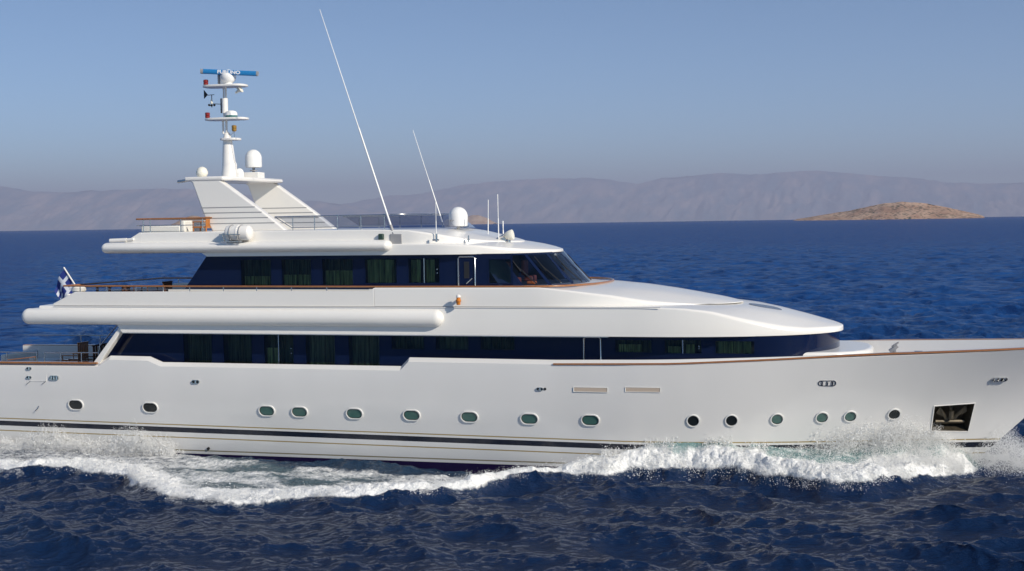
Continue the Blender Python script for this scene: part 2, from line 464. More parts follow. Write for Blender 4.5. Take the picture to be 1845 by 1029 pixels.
# fat rounded fender mouldings
def moulding(name, x0, x1, Y, zc, ry, rz, s):
    xs = [x0 + rz*1.0*(1-math.cos(t)) for t in np.linspace(0, math.pi/2, 8)]
    xe = [x1 - rz*1.0*(1-math.cos(t)) for t in np.linspace(math.pi/2, 0, 8)]
    rings = []
    for i, X in enumerate(xs + list(np.linspace(x0+rz, x1-rz, 6))[1:-1] + xe):
        if X < x0+rz: k = math.sqrt(max(0, 1-((x0+rz-X)/rz)**2))
        elif X > x1-rz: k = math.sqrt(max(0, 1-((X-x1+rz)/rz)**2))
        else: k = 1
        k = max(k, .03)
        rings.append([(X, s*Y+ry*k*math.cos(t), zc+rz*k*math.sin(t)) for t in np.linspace(0, 2*math.pi, 24, endpoint=False)])
    return MB().loft(rings).build(name, WHITE, yacht, smooth=60)
for s in (-1, 1):
    moulding('side_moulding', -20.45, -2.62, 4.02, 5.52, .29, .32, s)
    moulding('side_moulding', -17.0, -4.78, 3.55, 8.20, .34, .215, s)
b = MB()
b.tube([(-20.1, -4.0, 5.52), (-20.1, 4.0, 5.52)], .31, 20); b.box((-20.0, -3.98, 5.62), (-19.6, 3.98, 5.84)); b.build('aft_moulding', WHITE, yacht, smooth=40)
b = MB(); b.tube([(-16.78, -3.5, 8.20), (-16.78, 3.5, 8.20)], .21, 20); b.build('aft_moulding', WHITE, yacht, smooth=40)
b = MB()
for s in (-1, 1):
    b.box((-19.0, s*4.02-.0-(.02 if s < 0 else 0), 5.928), (5.4, s*4.02+(.02 if s > 0 else 0), 5.945))
b.build('seam_line', GREYG, yacht)

# ---- main deck house: glossy band with real window openings
def window_wall(name, Y, xs0, xs1, z0, z1, wins, slant=None, thick=.05, depth=.55, parent=yacht):
    """wall in plane Y with rectangular holes; wins: (x0,x1,zlo,zhi,kind)"""
    X = sorted({xs0, xs1, *[w_[0] for w_ in wins], *[w_[1] for w_ in wins]})
    Z = sorted({z0, z1, *[w_[2] for w_ in wins], *[w_[3] for w_ in wins]})
    b = MB()
    for i in range(len(X)-1):
        for j in range(len(Z)-1):
            cx, cz = (X[i]+X[i+1])/2, (Z[j]+Z[j+1])/2
            if any(w_[0] < cx < w_[1] and w_[2] < cz < w_[3] for w_ in wins): continue
            b.add([(X[i], Y, Z[j]), (X[i+1], Y, Z[j]), (X[i+1], Y, Z[j+1]), (X[i], Y, Z[j+1])], [(0, 1, 2, 3)])
    for x0, x1, a, c, *_ in wins:   # reveals
        b.add([(x0, Y, a), (x1, Y, a), (x1, Y, c), (x0, Y, c), (x0, Y+thick, a), (x1, Y+thick, a), (x1, Y+thick, c), (x0, Y+thick, c)],
              [(0, 1, 5, 4), (1, 2, 6, 5), (2, 3, 7, 6), (3, 0, 4, 7)])
    if slant:
        (xa, za), (xb, zb) = slant
        b.add([(xa, Y, za), (xs0, Y, za), (xs0, Y, zb), (xb, Y, zb)], [(0, 1, 2, 3)])
    return b.build(name, NAVY, parent)

def curtain_mesh(x0, x1, z0, z1, Y):
    n = max(8, int((x1-x0)*26)); v = []; f = []
    ph = random.random()*6
    for i in range(n+1):
        x = x0+(x1-x0)*i/n; y = Y+.05*math.sin(i*.95+ph)+.02*math.sin(i*2.3+ph*2)
        v += [(x, y, z0), (x, y+.01*math.sin(i), z1)]
    for i in range(n): f.append((2*i, 2*i+2, 2*i+3, 2*i+1))
    return MB().add(v, f)

def add_window(x0, x1, z0, z1, Y, mullion=None, curt=None, label=None, dim=False):
    b = MB(); fw_ = .018
    for a, c, d, e in ((x0-.02, x1+.02, z0-.02, z0+fw_), (x0-.02, x1+.02, z1-fw_, z1+.02)):
        b.box((a, Y-.012, d), (c, Y+.03, e))
    for a, c in ((x0-.02, x0+fw_), (x1-fw_, x1+.02)):
        b.box((a, Y-.012, z0+fw_), (c, Y+.03, z1-fw_))
    wn = b.build('window', NAVY, yacht)
    if label: wn['label'] = label
    MB().add([(x0+fw_, Y+.022, z0+fw_), (x1-fw_, Y+.022, z0+fw_), (x1-fw_, Y+.022, z1-fw_), (x0+fw_, Y+.022, z1-fw_)], [(0, 1, 2, 3)]).build('pane', PANE, wn)
    if mullion is not None:
        MB().box((mullion-.018, Y-.014, z0+fw_), (mullion+.018, Y+.02, z1-fw_)).build('mullion', STEEL, wn)
        MB().lathe([(.022, -.02), (.022, .02)], (x1-.1, Y-.01, z0+(z1-z0)*.55), 10, Matrix.Rotation(math.pi/2, 3, 'X')).build('latch', STEEL, wn)
        MB().lathe([(.022, -.02), (.022, .02)], (x1-.1, Y-.01, z0+(z1-z0)*.40), 10, Matrix.Rotation(math.pi/2, 3, 'X')).build('latch', STEEL, wn)
    if curt:
        for (a, c, lo, hi) in curt:
            curtain_mesh(x0+(x1-x0)*a, x0+(x1-x0)*c, z0+(z1-z0)*lo, z0+(z1-z0)*hi, Y+.16).build('curtain', CURTAIN, wn, smooth=60)
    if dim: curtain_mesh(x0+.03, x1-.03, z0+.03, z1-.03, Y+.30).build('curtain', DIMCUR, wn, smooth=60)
    return wn

YM = -3.3
mw = [(-13.70, -12.44, 3.60, 4.85), (-11.96, -10.72, 3.60, 4.85), (-10.22, -8.96, 3.60, 4.85), (-8.48, -7.24, 3.60, 4.85), (-6.71, -5.43, 3.60, 4.85),
      (-4.96, -3.64, 4.28, 4.83), (-3.20, -1.90, 4.28, 4.84), (-1.46, -.13, 4.30, 4.84), (3.61, 4.96, 4.27, 4.74), (5.40, 6.74, 4.25, 4.76), (7.20, 8.59, 4.26, 4.74)]
HB = plan_b(3.3, 8.7, 11.27, p=2.3)
window_wall('main_window_band', YM, -16.3, 8.7, 3.04, 4.905, mw, slant=((-17.75, 3.04), (-16.36, 4.905)))
b = MB()
outl = [(X, HB(X)) for X in [8.7+(11.27-8.7)*math.sin(t) for t in np.linspace(0, math.pi/2, 22)]]
ring = [(x, -y) for x, y in outl] + [(x, y) for x, y in reversed(outl[:-1])]
for i in range(len(ring)-1):
    (xa, ya), (xb, yb) = ring[i], ring[i+1]
    b.add([(xa, ya, 3.04), (xb, yb, 3.04), (xb, yb, 4.905), (xa, ya, 4.905)], [(0, 1, 2, 3)])
b.build('front_glazing', NAVY, yacht, smooth=40)
b = MB(); b.add([(-17.75, 3.3, 3.04), (8.7, 3.3, 3.04), (8.7, 3.3, 4.905), (-16.36, 3.3, 4.905)], [(0, 1, 2, 3)])
b.add([(-17.74, -3.299, 3.04), (-17.74, 3.299, 3.04), (-16.35, 3.299, 4.905), (-16.35, -3.299, 4.905)], [(0, 1, 2, 3)])
b.build('house_wall', NAVY, yacht)
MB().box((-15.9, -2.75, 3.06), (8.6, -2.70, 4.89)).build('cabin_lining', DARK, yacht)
cur = {2: [(.04, .38, .0, .55)], 8: [(.08, .72, .05, .62)], 9: [(.08, .42, .05, .5), (.56, .8, .05, .65)], 10: [(.02, .90, .05, .93)]}
for i, (a, c, d, e) in enumerate(mw):
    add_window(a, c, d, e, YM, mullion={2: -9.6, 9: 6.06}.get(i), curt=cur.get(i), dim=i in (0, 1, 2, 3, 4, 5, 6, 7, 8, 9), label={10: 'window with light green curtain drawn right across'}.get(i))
# louvred vent, steel door frame
b = MB()
for k in range(7): b.box((.35, YM-.02, 4.27+k*.08), (1.6, YM-.004, 4.31+k*.08))
b.build('louvre', NAVY, yacht)
def door(x0, x1, z0, z1, Y, handle=False):
    d = MB(); r = .03
    d.add([(x0, Y-.012, z0), (x1, Y-.012, z0), (x1, Y-.012, z1), (x0, Y-.012, z1)], [(0, 1, 2, 3)])
    do = d.build('door', NAVY, yacht)
    MB().tube([(x0, Y-.03, z0), (x0, Y-.03, z1-.06), (x0+.06, Y-.03, z1), (x1-.06, Y-.03, z1), (x1, Y-.03, z1-.06), (x1, Y-.03, z0)], .028, 8).build('door_frame', STEEL, do, smooth=50)
    if handle:
        MB().tube([(x0+.32, Y-.08, z0+.16), (x1-.08, Y-.14, z0+.36)], .018, 6).build('handle', STEEL, do)
        MB().box((x0+.22, Y-.02, z0+.35), (x0+.42, Y-.013, z1-.18)).build('door_pane', DARK, do)
door(2.47, 3.09, 3.1, 4.82, YM)
# thin seams of lighter metal between glass panels of the band
# white wall under the roof edge and the slanted wing at the aft end
MB().box((-16.0, -3.96, 4.865), (3.5, 3.96, 4.898)).build('soffit', WHITE, yacht)
for s in (-1, 1):
    b = MB(); b.prism([(-17.4, 3.64), (-17.1, 3.64), (-15.86, 5.22), (-16.05, 5.22)], s*3.93, s*3.62); b.build('aft_wing', WHITE, yacht, bevel=.02)
fx = [(X, max(level_b(3, X)-.55, .2)) for X in (9.0, 9.6, 10.4, 11.2)] + [(11.9, 2.1), (12.3, 1.4), (12.45, .5)]
b = MB(); b.plate([(x, -y) for x, y in fx]+[(x, y) for x, y in reversed(fx)], 3.05, 4.30); b.build('foredeck_coaming', WHITE, yacht, bevel=.12, seg=4)

# ---- upper house
YU = -3.2
uw = [(-11.20, -9.88, 6.70, 7.71), (-9.46, -8.20, 6.70, 7.71), (-7.77, -6.49, 6.70, 7.71), (-6.02, -4.72, 6.76, 7.72), (-4.28, -3.02, 6.77, 7.72), (-1.13, -.25, 6.75, 7.66)]
window_wall('upper_window_band', YU, -12.6, -.2, 6.02, 7.845, uw, slant=((-14.05, 6.02), (-12.65, 7.845)))
ucur = [[(.05, .9, .0, .35)], [(.05, .9, .0, .4)], [(.05, .95, .0, .55)], [(.03, .85, .03, .93)], [(.04, .36, .03, .92), (.5, .8, .03, .92)], None]
for i, (a, c, d, e) in enumerate(uw):
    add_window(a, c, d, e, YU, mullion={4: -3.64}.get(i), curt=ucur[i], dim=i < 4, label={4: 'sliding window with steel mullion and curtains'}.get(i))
door(-2.29, -1.64, 6.60, 7.75, YU, True)
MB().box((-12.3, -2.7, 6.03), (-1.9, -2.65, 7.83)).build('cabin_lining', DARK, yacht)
b = MB(); b.add([(-14.05, 3.2, 6.02), (-.2, 3.2, 6.02), (-.2, 3.2, 7.845), (-12.65, 3.2, 7.845)], [(0, 1, 2, 3)])
b.add([(-14.04, -3.199, 6.02), (-14.04, 3.199, 6.02), (-12.64, 3.199, 7.845), (-12.64, -3.199, 7.845)], [(0, 1, 2, 3)])
b.build('house_wall', NAVY, yacht)
# white foot of the upper house seen through the rail
MB().box((-14.3, -3.30, 6.0), (-5.5, -3.21, 6.56)).build('house_foot', WHITE, yacht)
# raked curved windshield
pb = plan_b(3.2, -.6, 1.86, p=2.6); ptp = plan_b(3.12, -1.5, .74, p=2.6)
def ws(t, k):   # t in -1..1 around the front, k 0 bottom..1 top
    s = abs(t); sg = -1 if t < 0 else 1
    a = math.pi/2*(1-s)
    xb = -.2 if s > .999 else None
    Xb = -.6+(1.86+.6)*math.sin(a); Xt = -1.5+(.74+1.5)*math.sin(a)
    B = Vector((Xb, sg*pb(Xb), 6.60)); T = Vector((Xt, sg*ptp(Xt), 7.85))
    return B.lerp(T, k)
side_fill = MB()
for s in (-1, 1):
    side_fill.add([(-.2, s*3.199, 6.02), (-.6+.0, s*3.199, 6.60), (-1.5, s*3.12, 7.85), (-.2, s*3.2, 7.845)], [(0, 1, 2, 3)])
NS = 64
def ws_strip(t0, t1, k0, k1, n, off=0):
    b = MB(); v = []; f = []
    for i in range(n+1):
        t = t0+(t1-t0)*i/n
        for k in (k0, k1):
            p = ws(t, k); nrm = Vector((p.x+2.5, p.y*.8, .9)).normalized(); v.append(p+nrm*off)
    for i in range(n): f.append((2*i, 2*i+2, 2*i+3, 2*i+1))
    return b.add(v, f)
wsh = MB()
for a, c in ((0, .06), (.95, 1)):
    wsh.add(*[(lambda q: (q.v, q.f))(ws_strip(-1, 1, a, c, NS))][0])
edges = [-1, -.80, -.52, -.26, 0, .26, .52, .80, 1]
for e in edges:
    q = ws_strip(e-.018, e+.018, .06, .95, 2, .012); wsh.add(q.v, q.f)
q = ws_strip(-1, -.80, .06, .95, 6); wsh.add(q.v, q.f)
q = ws_strip(.80, 1, .06, .95, 6); wsh.add(q.v, q.f)
wso = wsh.build('windshield', NAVY, yacht, smooth=40)
for i in range(1, len(edges)-2):
    ws_strip(edges[i]+.015, edges[i+1]-.015, .06, .95, 10, .003).build('pane', WSCREEN, wso, smooth=40)
for e in (-.66, -.40, -.13, .15):
    b = MB(); p0, p1 = ws(e, .05), ws(e-.07, .62); o_ = Vector((.06, -.05, .05))
    b.tube([p0+o_, p1+o_], .022, 6); b.tube([ws(e-.07, .42)+o_*1.2, ws(e-.07, .85)+o_*1.2], .018, 6); b.build('wiper', BLACK, wso)
# wheelhouse inside: floor, dashboard, back wall, seat and a headrest
MB().box((-1.85, -3.05, 6.03), (-1.8, 3.05, 7.82)).build('wheelhouse_bulkhead', DARK, yacht)
MB().plate([(-1.8, -2.9), (-.4, -2.9), (.7, -2.1), (1.3, 0), (.7, 2.1), (-.4, 2.9), (-1.8, 2.9)], 6.40, 6.665).build('dashboard', mat('dash', (.03, .035, .05), .5), yacht)
for y in (-1.3, .9):
    b = MB(); b.box((-.9, y-.3, 6.67), (-.5, y+.3, 6.9)); b.box((-1.0, y-.3, 6.9), (-.85, y+.3, 7.5)); b.build('helm_seat', REDSEAT, yacht, bevel=.05)

# ---- flybridge roof
br = plan_b(3.55, -3.4, .80, p=2.0)
rE = lambda X: float(np.interp(X, [-30, -4.5, -3, -1.5, 0, .8], [8.25, 8.25, 8.25, 8.17, 8.0, 7.93]))
rC = lambda X: float(np.interp(X, [-30, -1.2, -.3, .3, .68, .8], [8.30, 8.30, 8.17, 8.05, 7.96, 7.93]))
zbf = lambda X: 8.04 if X < -12.5 else 7.84
block('flybridge_roof', WHITE, [-16.75, -14, -12.75, -12.45] + nose_stations(-11, -3.4, .8, 8, 30), br, zbf,
      lambda X, b: rounded(b, zbf(X), rE(X), .06+.05*min(1, max(0, (X+4)/3)), max(rC(X), rE(X)+.005)))
bc = plan_b(3.42, -4.2, -.75, p=1.8)
cE = lambda X: float(np.interp(X, [-16, -4.9, -4.3, -3.2, -2.2, -1.6, -.75], [8.80, 8.80, 8.78, 8.62, 8.43, 8.34, 8.27]))
cC = lambda X: float(np.interp(X, [-16, -3.9, -2.9, -2.1, -1.3, -.95, -.75], [8.84, 8.84, 8.72, 8.56, 8.40, 8.33, 8.28]))
rings_x = nose_stations(-15.35, -4.2, -.75, 8, 26)
block('flybridge_coaming', WHITE, rings_x, bc, 8.20,
      lambda X, b: rounded(b, 8.22, cE(X), .05+.06*min(1, max(0, (X+5)/3)), max(cC(X), cE(X)+.005)))
for s in (-1, 1): MB().prism([(-16.55, 8.21), (-15.34, 8.21), (-15.34, 8.80), (-15.46, 8.80)], s*3.42, s*3.25).build('coaming_wing', WHITE, yacht, bevel=.02)
b = MB(); b.tube([(-16.75, -3.45, 8.50), (-16.0, -3.45, 8.52)], .075, 12); b.build('awning_roller', WHITE, yacht, smooth=50)
b = MB(); b.tube([(-15.98, -3.45, 8.53), (-15.7, -3.45, 8.55)], .05, 10); b.build('roller_bracket', WHITE, yacht, smooth=50)

# ---- radar arch
def arch_leg(Y, s):
    t = .36
    poly = [(-13.80, 10.88), (-12.40, 10.86), (-10.60, 9.62), (-9.75, 8.98), (-9.55, 8.80), (-12.70, 8.80), (-13.05, 9.40), (-13.55, 10.72)]
    b = MB().prism(poly, Y-t/2, Y+t/2)
    leg = b.build('radar_arch_leg', WHITE, yacht, bevel=.06, seg=3)
    g = MB()
    for k, (za, xa, xb) in enumerate(((9.74, -13.20, -10.78), (9.53, -13.12, -10.49), (9.32, -13.0, -10.23), (9.11, -12.87, -9.95))):
        g.box((xa+.02, Y-s*-.0-t/2-.006, za-.018), (xb-.06, Y+t/2+.006, za+.018))
    g.build('louvre_groove', GREYG, leg)
for Y in (-2.4, 2.4): arch_leg(Y, 1)
pl = [(-13.86, -2.62), (-12.2, -2.62), (-11.95, -2.3), (-11.95, 2.3), (-12.2, 2.62), (-13.86, 2.62), (-14.0, 2.3), (-14.0, -2.3)]
b = MB().plate(pl, 10.80, 10.97); b.build('arch_platform', WHITE, yacht, bevel=.06, seg=3)
MB().tube([(-14.3, -2.35, 10.80), (-13.9, -2.35, 10.84)], .06, 8).build('stern_light', STEEL, yacht, smooth=50)

# ---- mast
mast = MB()
mx = -13.28
secs = []
for z, w0, w1, d in ((10.9, -.33, .38, .36), (11.05, -.30, .36, .32), (11.55, -.26, .36, .27), (11.66, -.25, .30, .26), (12.3, -.22, .22, .2), (12.62, -.2, .16, .17), (12.80, -.16, .1, .13), (12.86, -.1, .05, .06)):
    secs.append([(mx+(w0+w1)/2+(w1-w0)/2*math.cos(t), d*math.sin(t), z) for t in np.linspace(0, 2*math.pi, 20, endpoint=False)])
mast.loft(secs)
masto = mast.build('radar_mast', WHITE, yacht, smooth=50)
b = MB()
b.tube([(-13.48, 0, 12.8), (-13.48, 0, 13.4)], .045, 8); b.tube([(-13.33, 0, 12.8), (-13.33, 0, 14.75)], .05, 8); b.tube([(-13.48, .1, 13.4), (-13.48, .1, 14.75)], .03, 8)
b.tube([(-13.38, 0, 13.65), (-13.38, 0, 14.25)], .13, 12)
b.build('mast_pole', WHITE, masto, smooth=50)
def crosstree(z, x0, x1, yw, label=None):
    P = []
    for t in np.linspace(0, 2*math.pi, 24, endpoint=False):
        c, s_ = math.cos(t), math.sin(t)
        P.append(((x0+x1)/2+(x1-x0)/2*math.copysign(abs(c)**.6, c), yw*math.copysign(abs(s_)**.6, s_)))
    MB().plate(P, z-.045, z+.045).build('crosstree', WHITE, masto, bevel=.02)
Zp = lambda py, x: pt(x, py, 0).z
crosstree(12.57, -13.55, -12.75, .35); crosstree(13.40, -14.22, -12.38, .45); crosstree(14.75, -14.27, -12.40, .5)
def lantern(x, z, y, m_, r=.07, h=.2):
    b = MB().lathe([(r*.8, 0), (r*.8, .03), (r, .04), (r, h*.45), (r*.75, h*.5), (r, h*.55), (r, h*.95), (r*.6, h), (.01, h+.01)], (x, y, z), 14)
    b.build('lantern', m_, masto, smooth=40)
lantern(-14.17, 14.80, -.1, RED, .10, .24); lantern(-14.13, 13.45, -.1, RED, .10, .24); lantern(-12.93, 12.88, -.1, AMBER, .10, .25)
b = MB(); b.tube([(-12.93, -.1, 12.6), (-12.93, -.1, 12.9)], .02, 6); b.tube([(-13.2, 0, 12.65), (-12.95, -.08, 12.88)], .012, 5); b.build('lantern_post', STEEL, masto)
b = MB().lathe([(.20, 0), (.25, .05), (.26, .1)], (-13.1, 0, 13.44), 20); b.build('gps_base', TEAL, masto, smooth=40)
b = MB().lathe([(.26, .1), (.25, .2), (.2, .27), (.1, .3), (.01, .305)], (-13.1, 0, 13.44), 20); b.build('gps_dome', DOMEW, masto, smooth=40)
# radar scanner: gearbox and blue open array
b = MB().lathe([(.2, 0), (.16, .08), (.24, .13), (.31, .22), (.33, .34), (.30, .46), (.2, .52), (.12, .56), (.1, .62)], (-13.2, 0, 14.79), 18)
b.box((-13.5, -.12, 14.85), (-13.25, .12, 15.1)); b.build('radar_gearbox', DOMEW, masto, smooth=45)
b = MB(); b.box((-13.66, -.06, 14.85), (-13.56, .06, 15.25)); b.build('floodlight', GREYG, masto, bevel=.02)
e0, e1 = pt(362, 128.5, -.35), pt(465, 133, .05)
mid = (e0+e1)/2; ax = (e1-e0).normalized(); Ls = (e1-e0).length
b = MB(); n_ = ax.cross(Vector((0, 0, 1))).normalized(); u_ = n_.cross(ax)
def prof(p): return [p+n_*(.10*math.copysign(abs(math.cos(t))**.5, math.cos(t)))+u_*(.10*math.copysign(abs(math.sin(t))**.5, math.sin(t))) for t in np.linspace(0, 2*math.pi, 16, endpoint=False)]
b.loft([prof(e0+ax*.12), prof(e1-ax*.06)]); scan = b.build('radar_scanner', BLUE, masto, smooth=40)
for a_, c_ in ((e0, e0+ax*.12), (e1-ax*.06, e1)): MB().loft([prof(a_), prof(c_)]).build('end_cap', GREYG, masto, smooth=40)
b = MB().lathe([(.28, 0), (.28, .06), (.1, .1)], (-13.2, 0, mid.z-.19), 16); b.build('scanner_mount', DOMEW, masto)
def text_mesh(txt, size, name, mat_, parent, origin, xdir, zdir, ext=.004):
    cu = bpy.data.curves.new(name, 'FONT'); cu.body = txt; cu.size = size; cu.align_x = 'CENTER'; cu.align_y = 'CENTER'; cu.extrude = ext; cu.offset = size*.035
    o = bpy.data.objects.new(name, cu); COL.objects.link(o)
    d = bpy.context.evaluated_depsgraph_get(); me = bpy.data.meshes.new_from_object(o.evaluated_get(d))
    bpy.data.objects.remove(o); bpy.data.curves.remove(cu)
    me.materials.clear(); me.materials.append(mat_)
    xd = Vector(xdir).normalized(); zd = Vector(zdir); zd = (zd-xd*zd.dot(xd)).normalized(); nn = xd.cross(zd)
    T = Matrix(((xd.x, zd.x, nn.x, origin[0]), (xd.y, zd.y, nn.y, origin[1]), (xd.z, zd.z, nn.z, origin[2]), (0, 0, 0, 1)))
    me.transform(T)
    q = bpy.data.objects.new(name, me); COL.objects.link(q); q.parent = parent
    return q
nf = ax.cross(Vector((0, 0, 1))).normalized()
if nf.y > 0: nf = -nf
tx = text_mesh('FURUNO', .19, 'lettering', WHITEM, scan, mid + nf*.104, ax, (0, 0, 1)); tx.data.transform(Matrix.Translation(-mid))
# widen the letters along the bar
for v in tx.data.vertices:
    k = v.co.dot(ax); v.co += ax*(k*.25)
    v.co += mid
# horn, wind vane, anemometer
b = MB(); q = Vector((-12.7, -.1, 14.52)); b.tube([q+Vector((-.08, 0, .15)), q+Vector((.0, 0, .05))], .03, 6); b.lathe([(.04, -.15), (.06, 0), (.14, .12), (.15, .14)], q, 14, Matrix.Rotation(math.radians(60), 3, 'Y')); b.build('horn', CREAM, masto, smooth=40)
v0 = pt(370, 170, 0)
b = MB(); b.add([v0+Vector((-.07, 0, .18)), v0+Vector((.1, 0, -.02)), v0+Vector((-.07, 0, -.18)), v0+Vector((-.07, .03, .18)), v0+Vector((.1, .03, -.02)), v0+Vector((-.07, .03, -.18))], [(0, 1, 2), (3, 5, 4), (0, 3, 4, 1), (1, 4, 5, 2), (2, 5, 3, 0)])
b.tube([v0+Vector((.1, .015, -.04)), v0+Vector((.4, .015, -.03))], .014, 5); b.tube([v0+Vector((.28, .015, -.03)), v0+Vector((.28, .015, -.55))], .018, 6)
b.build('wind_vane', BLACK, masto)
a0 = v0+Vector((.28, 0, -.3)); b = MB().lathe([(.05, 0), (.06, .05), (.05, -.2+.22), (.03, .2)], a0+Vector((0, 0, -.1)), 10); b.build('anemometer', CREAM, masto)
b = MB()
for t in (0, 2.1, 4.2): b.lathe([(.01, -.05), (.05, -.02), (.05, .03), (.01, .05)], a0+Vector((.12*math.cos(t), .12*math.sin(t), -.16)), 8)
b.tube([a0+Vector((0, 0, -.1)), a0+Vector((.65, 0, -.15))], .014, 5); b.tube([a0+Vector((.65-.22, 0, -.5)), a0+Vector((.65-.22, 0, .1))], .03, 6)
b.build('anemometer_cup', BLACK, masto)

# ---- satellite domes
def dome(name, x, y, z, r, h, mat_=DOMEW, parent=yacht):
    prof = [(r*.86, 0), (r*.97, .02*h), (r, .08*h)] + [(r, h*.5)] + [(r*math.cos(t), h*.5+h*.5*math.sin(t)) for t in np.linspace(.15, math.pi/2-.02, 9)]
    return MB().lathe(prof, (x, y, z), 28).build(name, mat_, parent, smooth=45)
p = pt(457, 302, .9); d1 = dome('satellite_dome', p.x, .9, p.z, .345, .75)
b = MB(); b.tube([(p.x, .9, p.z-.25), (p.x, .9, p.z+.02)], .06, 8); b.lathe([(.16, 0), (.16, .03)], (p.x, .9, p.z-.14), 12); b.build('dome_stem', GREYG, d1)
b = MB(); b.box((p.x-.35, .6, 10.96), (p.x+.35, 1.2, p.z-.2)); b.build('dome_base', WHITE, d1, bevel=.02)
p = pt(432, 321, .2); dome('satellite_dome', p.x, .2, 10.96, .17, .42)
p = pt(364, 313, -1.6)
b = MB().lathe([(.10, -.16), (.19, -.10), (.24, 0), (.235, .08), (.18, .2), (.10, .26), (.02, .28)], (p.x, -1.6, p.z), 20); d3 = b.build('satellite_dome', CREAM, yacht, smooth=50)
MB().tube([(p.x, -1.6, 10.9), (p.x, -1.6, p.z-.14)], .035, 8).build('dome_stem', STEEL, d3)
p = pt(826, 408, -.6); d4 = dome('satellite_dome', p.x, -.6, p.z, .37, .76)
MB().tube([(p.x, -.6, 8.4), (p.x, -.6, p.z+.02)], .06, 8).build('dome_stem', CREAM, d4)
b = MB()
for k in range(6): b.box((p.x-.24+.05*k, -.6-.366, p.z+.20+.012*(k % 2)), (p.x-.215+.05*k, -.6-.30, p.z+.25+.012*(k % 2)))
b.build('faded_mark', GREYG, d4)

# ---- whip antennas
def whip(p0, p1, r0, r1, base=None):
    P = [Vector(p0).lerp(Vector(p1), t) for t in (0, .45, .46, 1)]
    o = MB().tube(P, [r0, r0*.85, r0*.55, r1], 8).build('whip_antenna', DOMEW, yacht, smooth=60)
    if base:
        q = Vector(p0); d = (Vector(p1)-q).normalized()
        MB().tube([q-d*.5, q+d*.15], [.09, .05], 10).build('antenna_base', GREYG, o)
        b = MB(); b.box((q.x-.05, q.y-.1, q.z-.62), (q.x+.42, q.y+.15, q.z-.2)); b.build('mount_bracket', GREYG, o, bevel=.02)
    return o
whip(pt(706, 412, -3.35), pt(576, 17, -3.0), .040, .011, True)
whip(pt(797, 400, -1.0), pt(744, 235, -1.0), .026, .010)
whip(pt(786, 428, -3.3), pt(785, 362, -3.3), .018, .014)
whip(pt(879.5, 422, -1.4), pt(879.5, 360, -1.4), .022, .018)
whip(pt(898.5, 430, -1.4), pt(896.5, 350, -1.4), .023, .018)
whip(pt(907, 428, -1.2), pt(906, 398, -1.2), .028, .028)
b = MB(); q = pt(687, 427, -3.45); b.box((q.x-.09, -3.55, q.z-.12), (q.x+.1, -3.35, q.z+.12)); b.build('speaker_box', mat('dark_green_plastic', (.02, .05, .04), .5), yacht, bevel=.03)
b = MB(); q = pt(788, 430, -3.42); b.tube([q+Vector((0, -.1, -.12)), q+Vector((0, -.1, .18))], .04, 8); b.tube([q+Vector((-.15, -.1, -.05)), q+Vector((.1, -.1, -.05))], .03, 8); b.build('antenna_base', STEEL, yacht)
b = MB(); q = pt(844, 430, -2.8); b.tube([q+Vector((0, 0, -.12)), q+Vector((0, 0, .12))], .025, 8); b.tube([q+Vector((-.06, 0, -.03)), q+Vector((.06, 0, -.03))], .02, 8); b.build('cleat', STEEL, yacht)
# searchlight and horn cluster
q = pt(917, 424, -1.2)
b = MB().lathe([(.05, -.2), (.13, -.12), (.18, 0), (.20, .14), (.19, .16)], q, 18, Matrix.Rotation(math.radians(80), 3, 'Y')); sl_ = b.build('searchlight', CREAM, yacht, smooth=40)
b = MB(); b.tube([q+Vector((0, 0, -.4)), q], .06, 8); b.box(q+Vector((-.45, -.1, -.34)), q+Vector((-.1, .1, -.1))); b.tube([q+Vector((-.55, -.12, -.2)), q+Vector((-.15, -.12, .02))], .05, 8); b.build('searchlight_bracket', STEEL, sl_, bevel=.01)
MB().box(q+Vector((-.7, -.6, -.5)), q+Vector((.45, .9, -.33))).build('equipment_plinth', WHITE, yacht, bevel=.06, seg=3)

# ---- flybridge rails and screens
def rail(name, P, r, mat_, parent=yacht, n=8): return MB().tube(P, r, n).build(name, mat_, parent, smooth=50)
fb = rail('flybridge_rail', [(-9.65, -3.3, 9.33), (-8.9, -3.3, 9.335), (-5.0, -3.28, 9.345)], .024, STEEL)
rail('lower_rail', [(-9.65, -3.3, 9.33), (-8.95, -3.3, 8.91), (-5.1, -3.28, 8.925)], .018, STEEL, fb)
for X in (-8.9, -8.0, -7.05, -6.1, -5.15): rail('post', [(X, -3.3, 8.80), (X, -3.3, 9.33)], .018, STEEL, fb)
b = MB(); b.add([(-9.5, -3.27, 9.31), (-8.9, -3.27, 8.94), (-5.15, -3.26, 8.95), (-5.1, -3.26, 9.32)], [(0, 1, 2, 3)]); b.build('screen_panel', SMOKED, fb)
fb2 = rail('flybridge_rail', [(-9.65, 3.3, 9.33), (-5.0, 3.28, 9.345)], .024, STEEL)
for X in (-8.9, -8.0, -7.05, -6.1, -5.15): rail('post', [(X, 3.3, 8.80), (X, 3.3, 9.33)], .018, STEEL, fb2)
b = MB(); b.add([(-9.5, 3.27, 9.31), (-8.9, 3.27, 8.94), (-5.15, 3.26, 8.95), (-5.1, 3.26, 9.32)], [(0, 1, 2, 3)]); b.build('screen_panel', SMOKED, fb2)
v = []; f = []; nn = 28
for i in range(nn+1):
    t = -math.pi/2+math.pi*i/nn
    v.append((-5.0+2.05*math.cos(t)**.8 if abs(math.cos(t)) > 1e-6 else -5.0, 3.27*math.sin(t), 8.80)); v.append((-5.25+1.5*(math.cos(t)**.8 if abs(math.cos(t)) > 1e-6 else 0), 3.2*math.sin(t), 9.36))
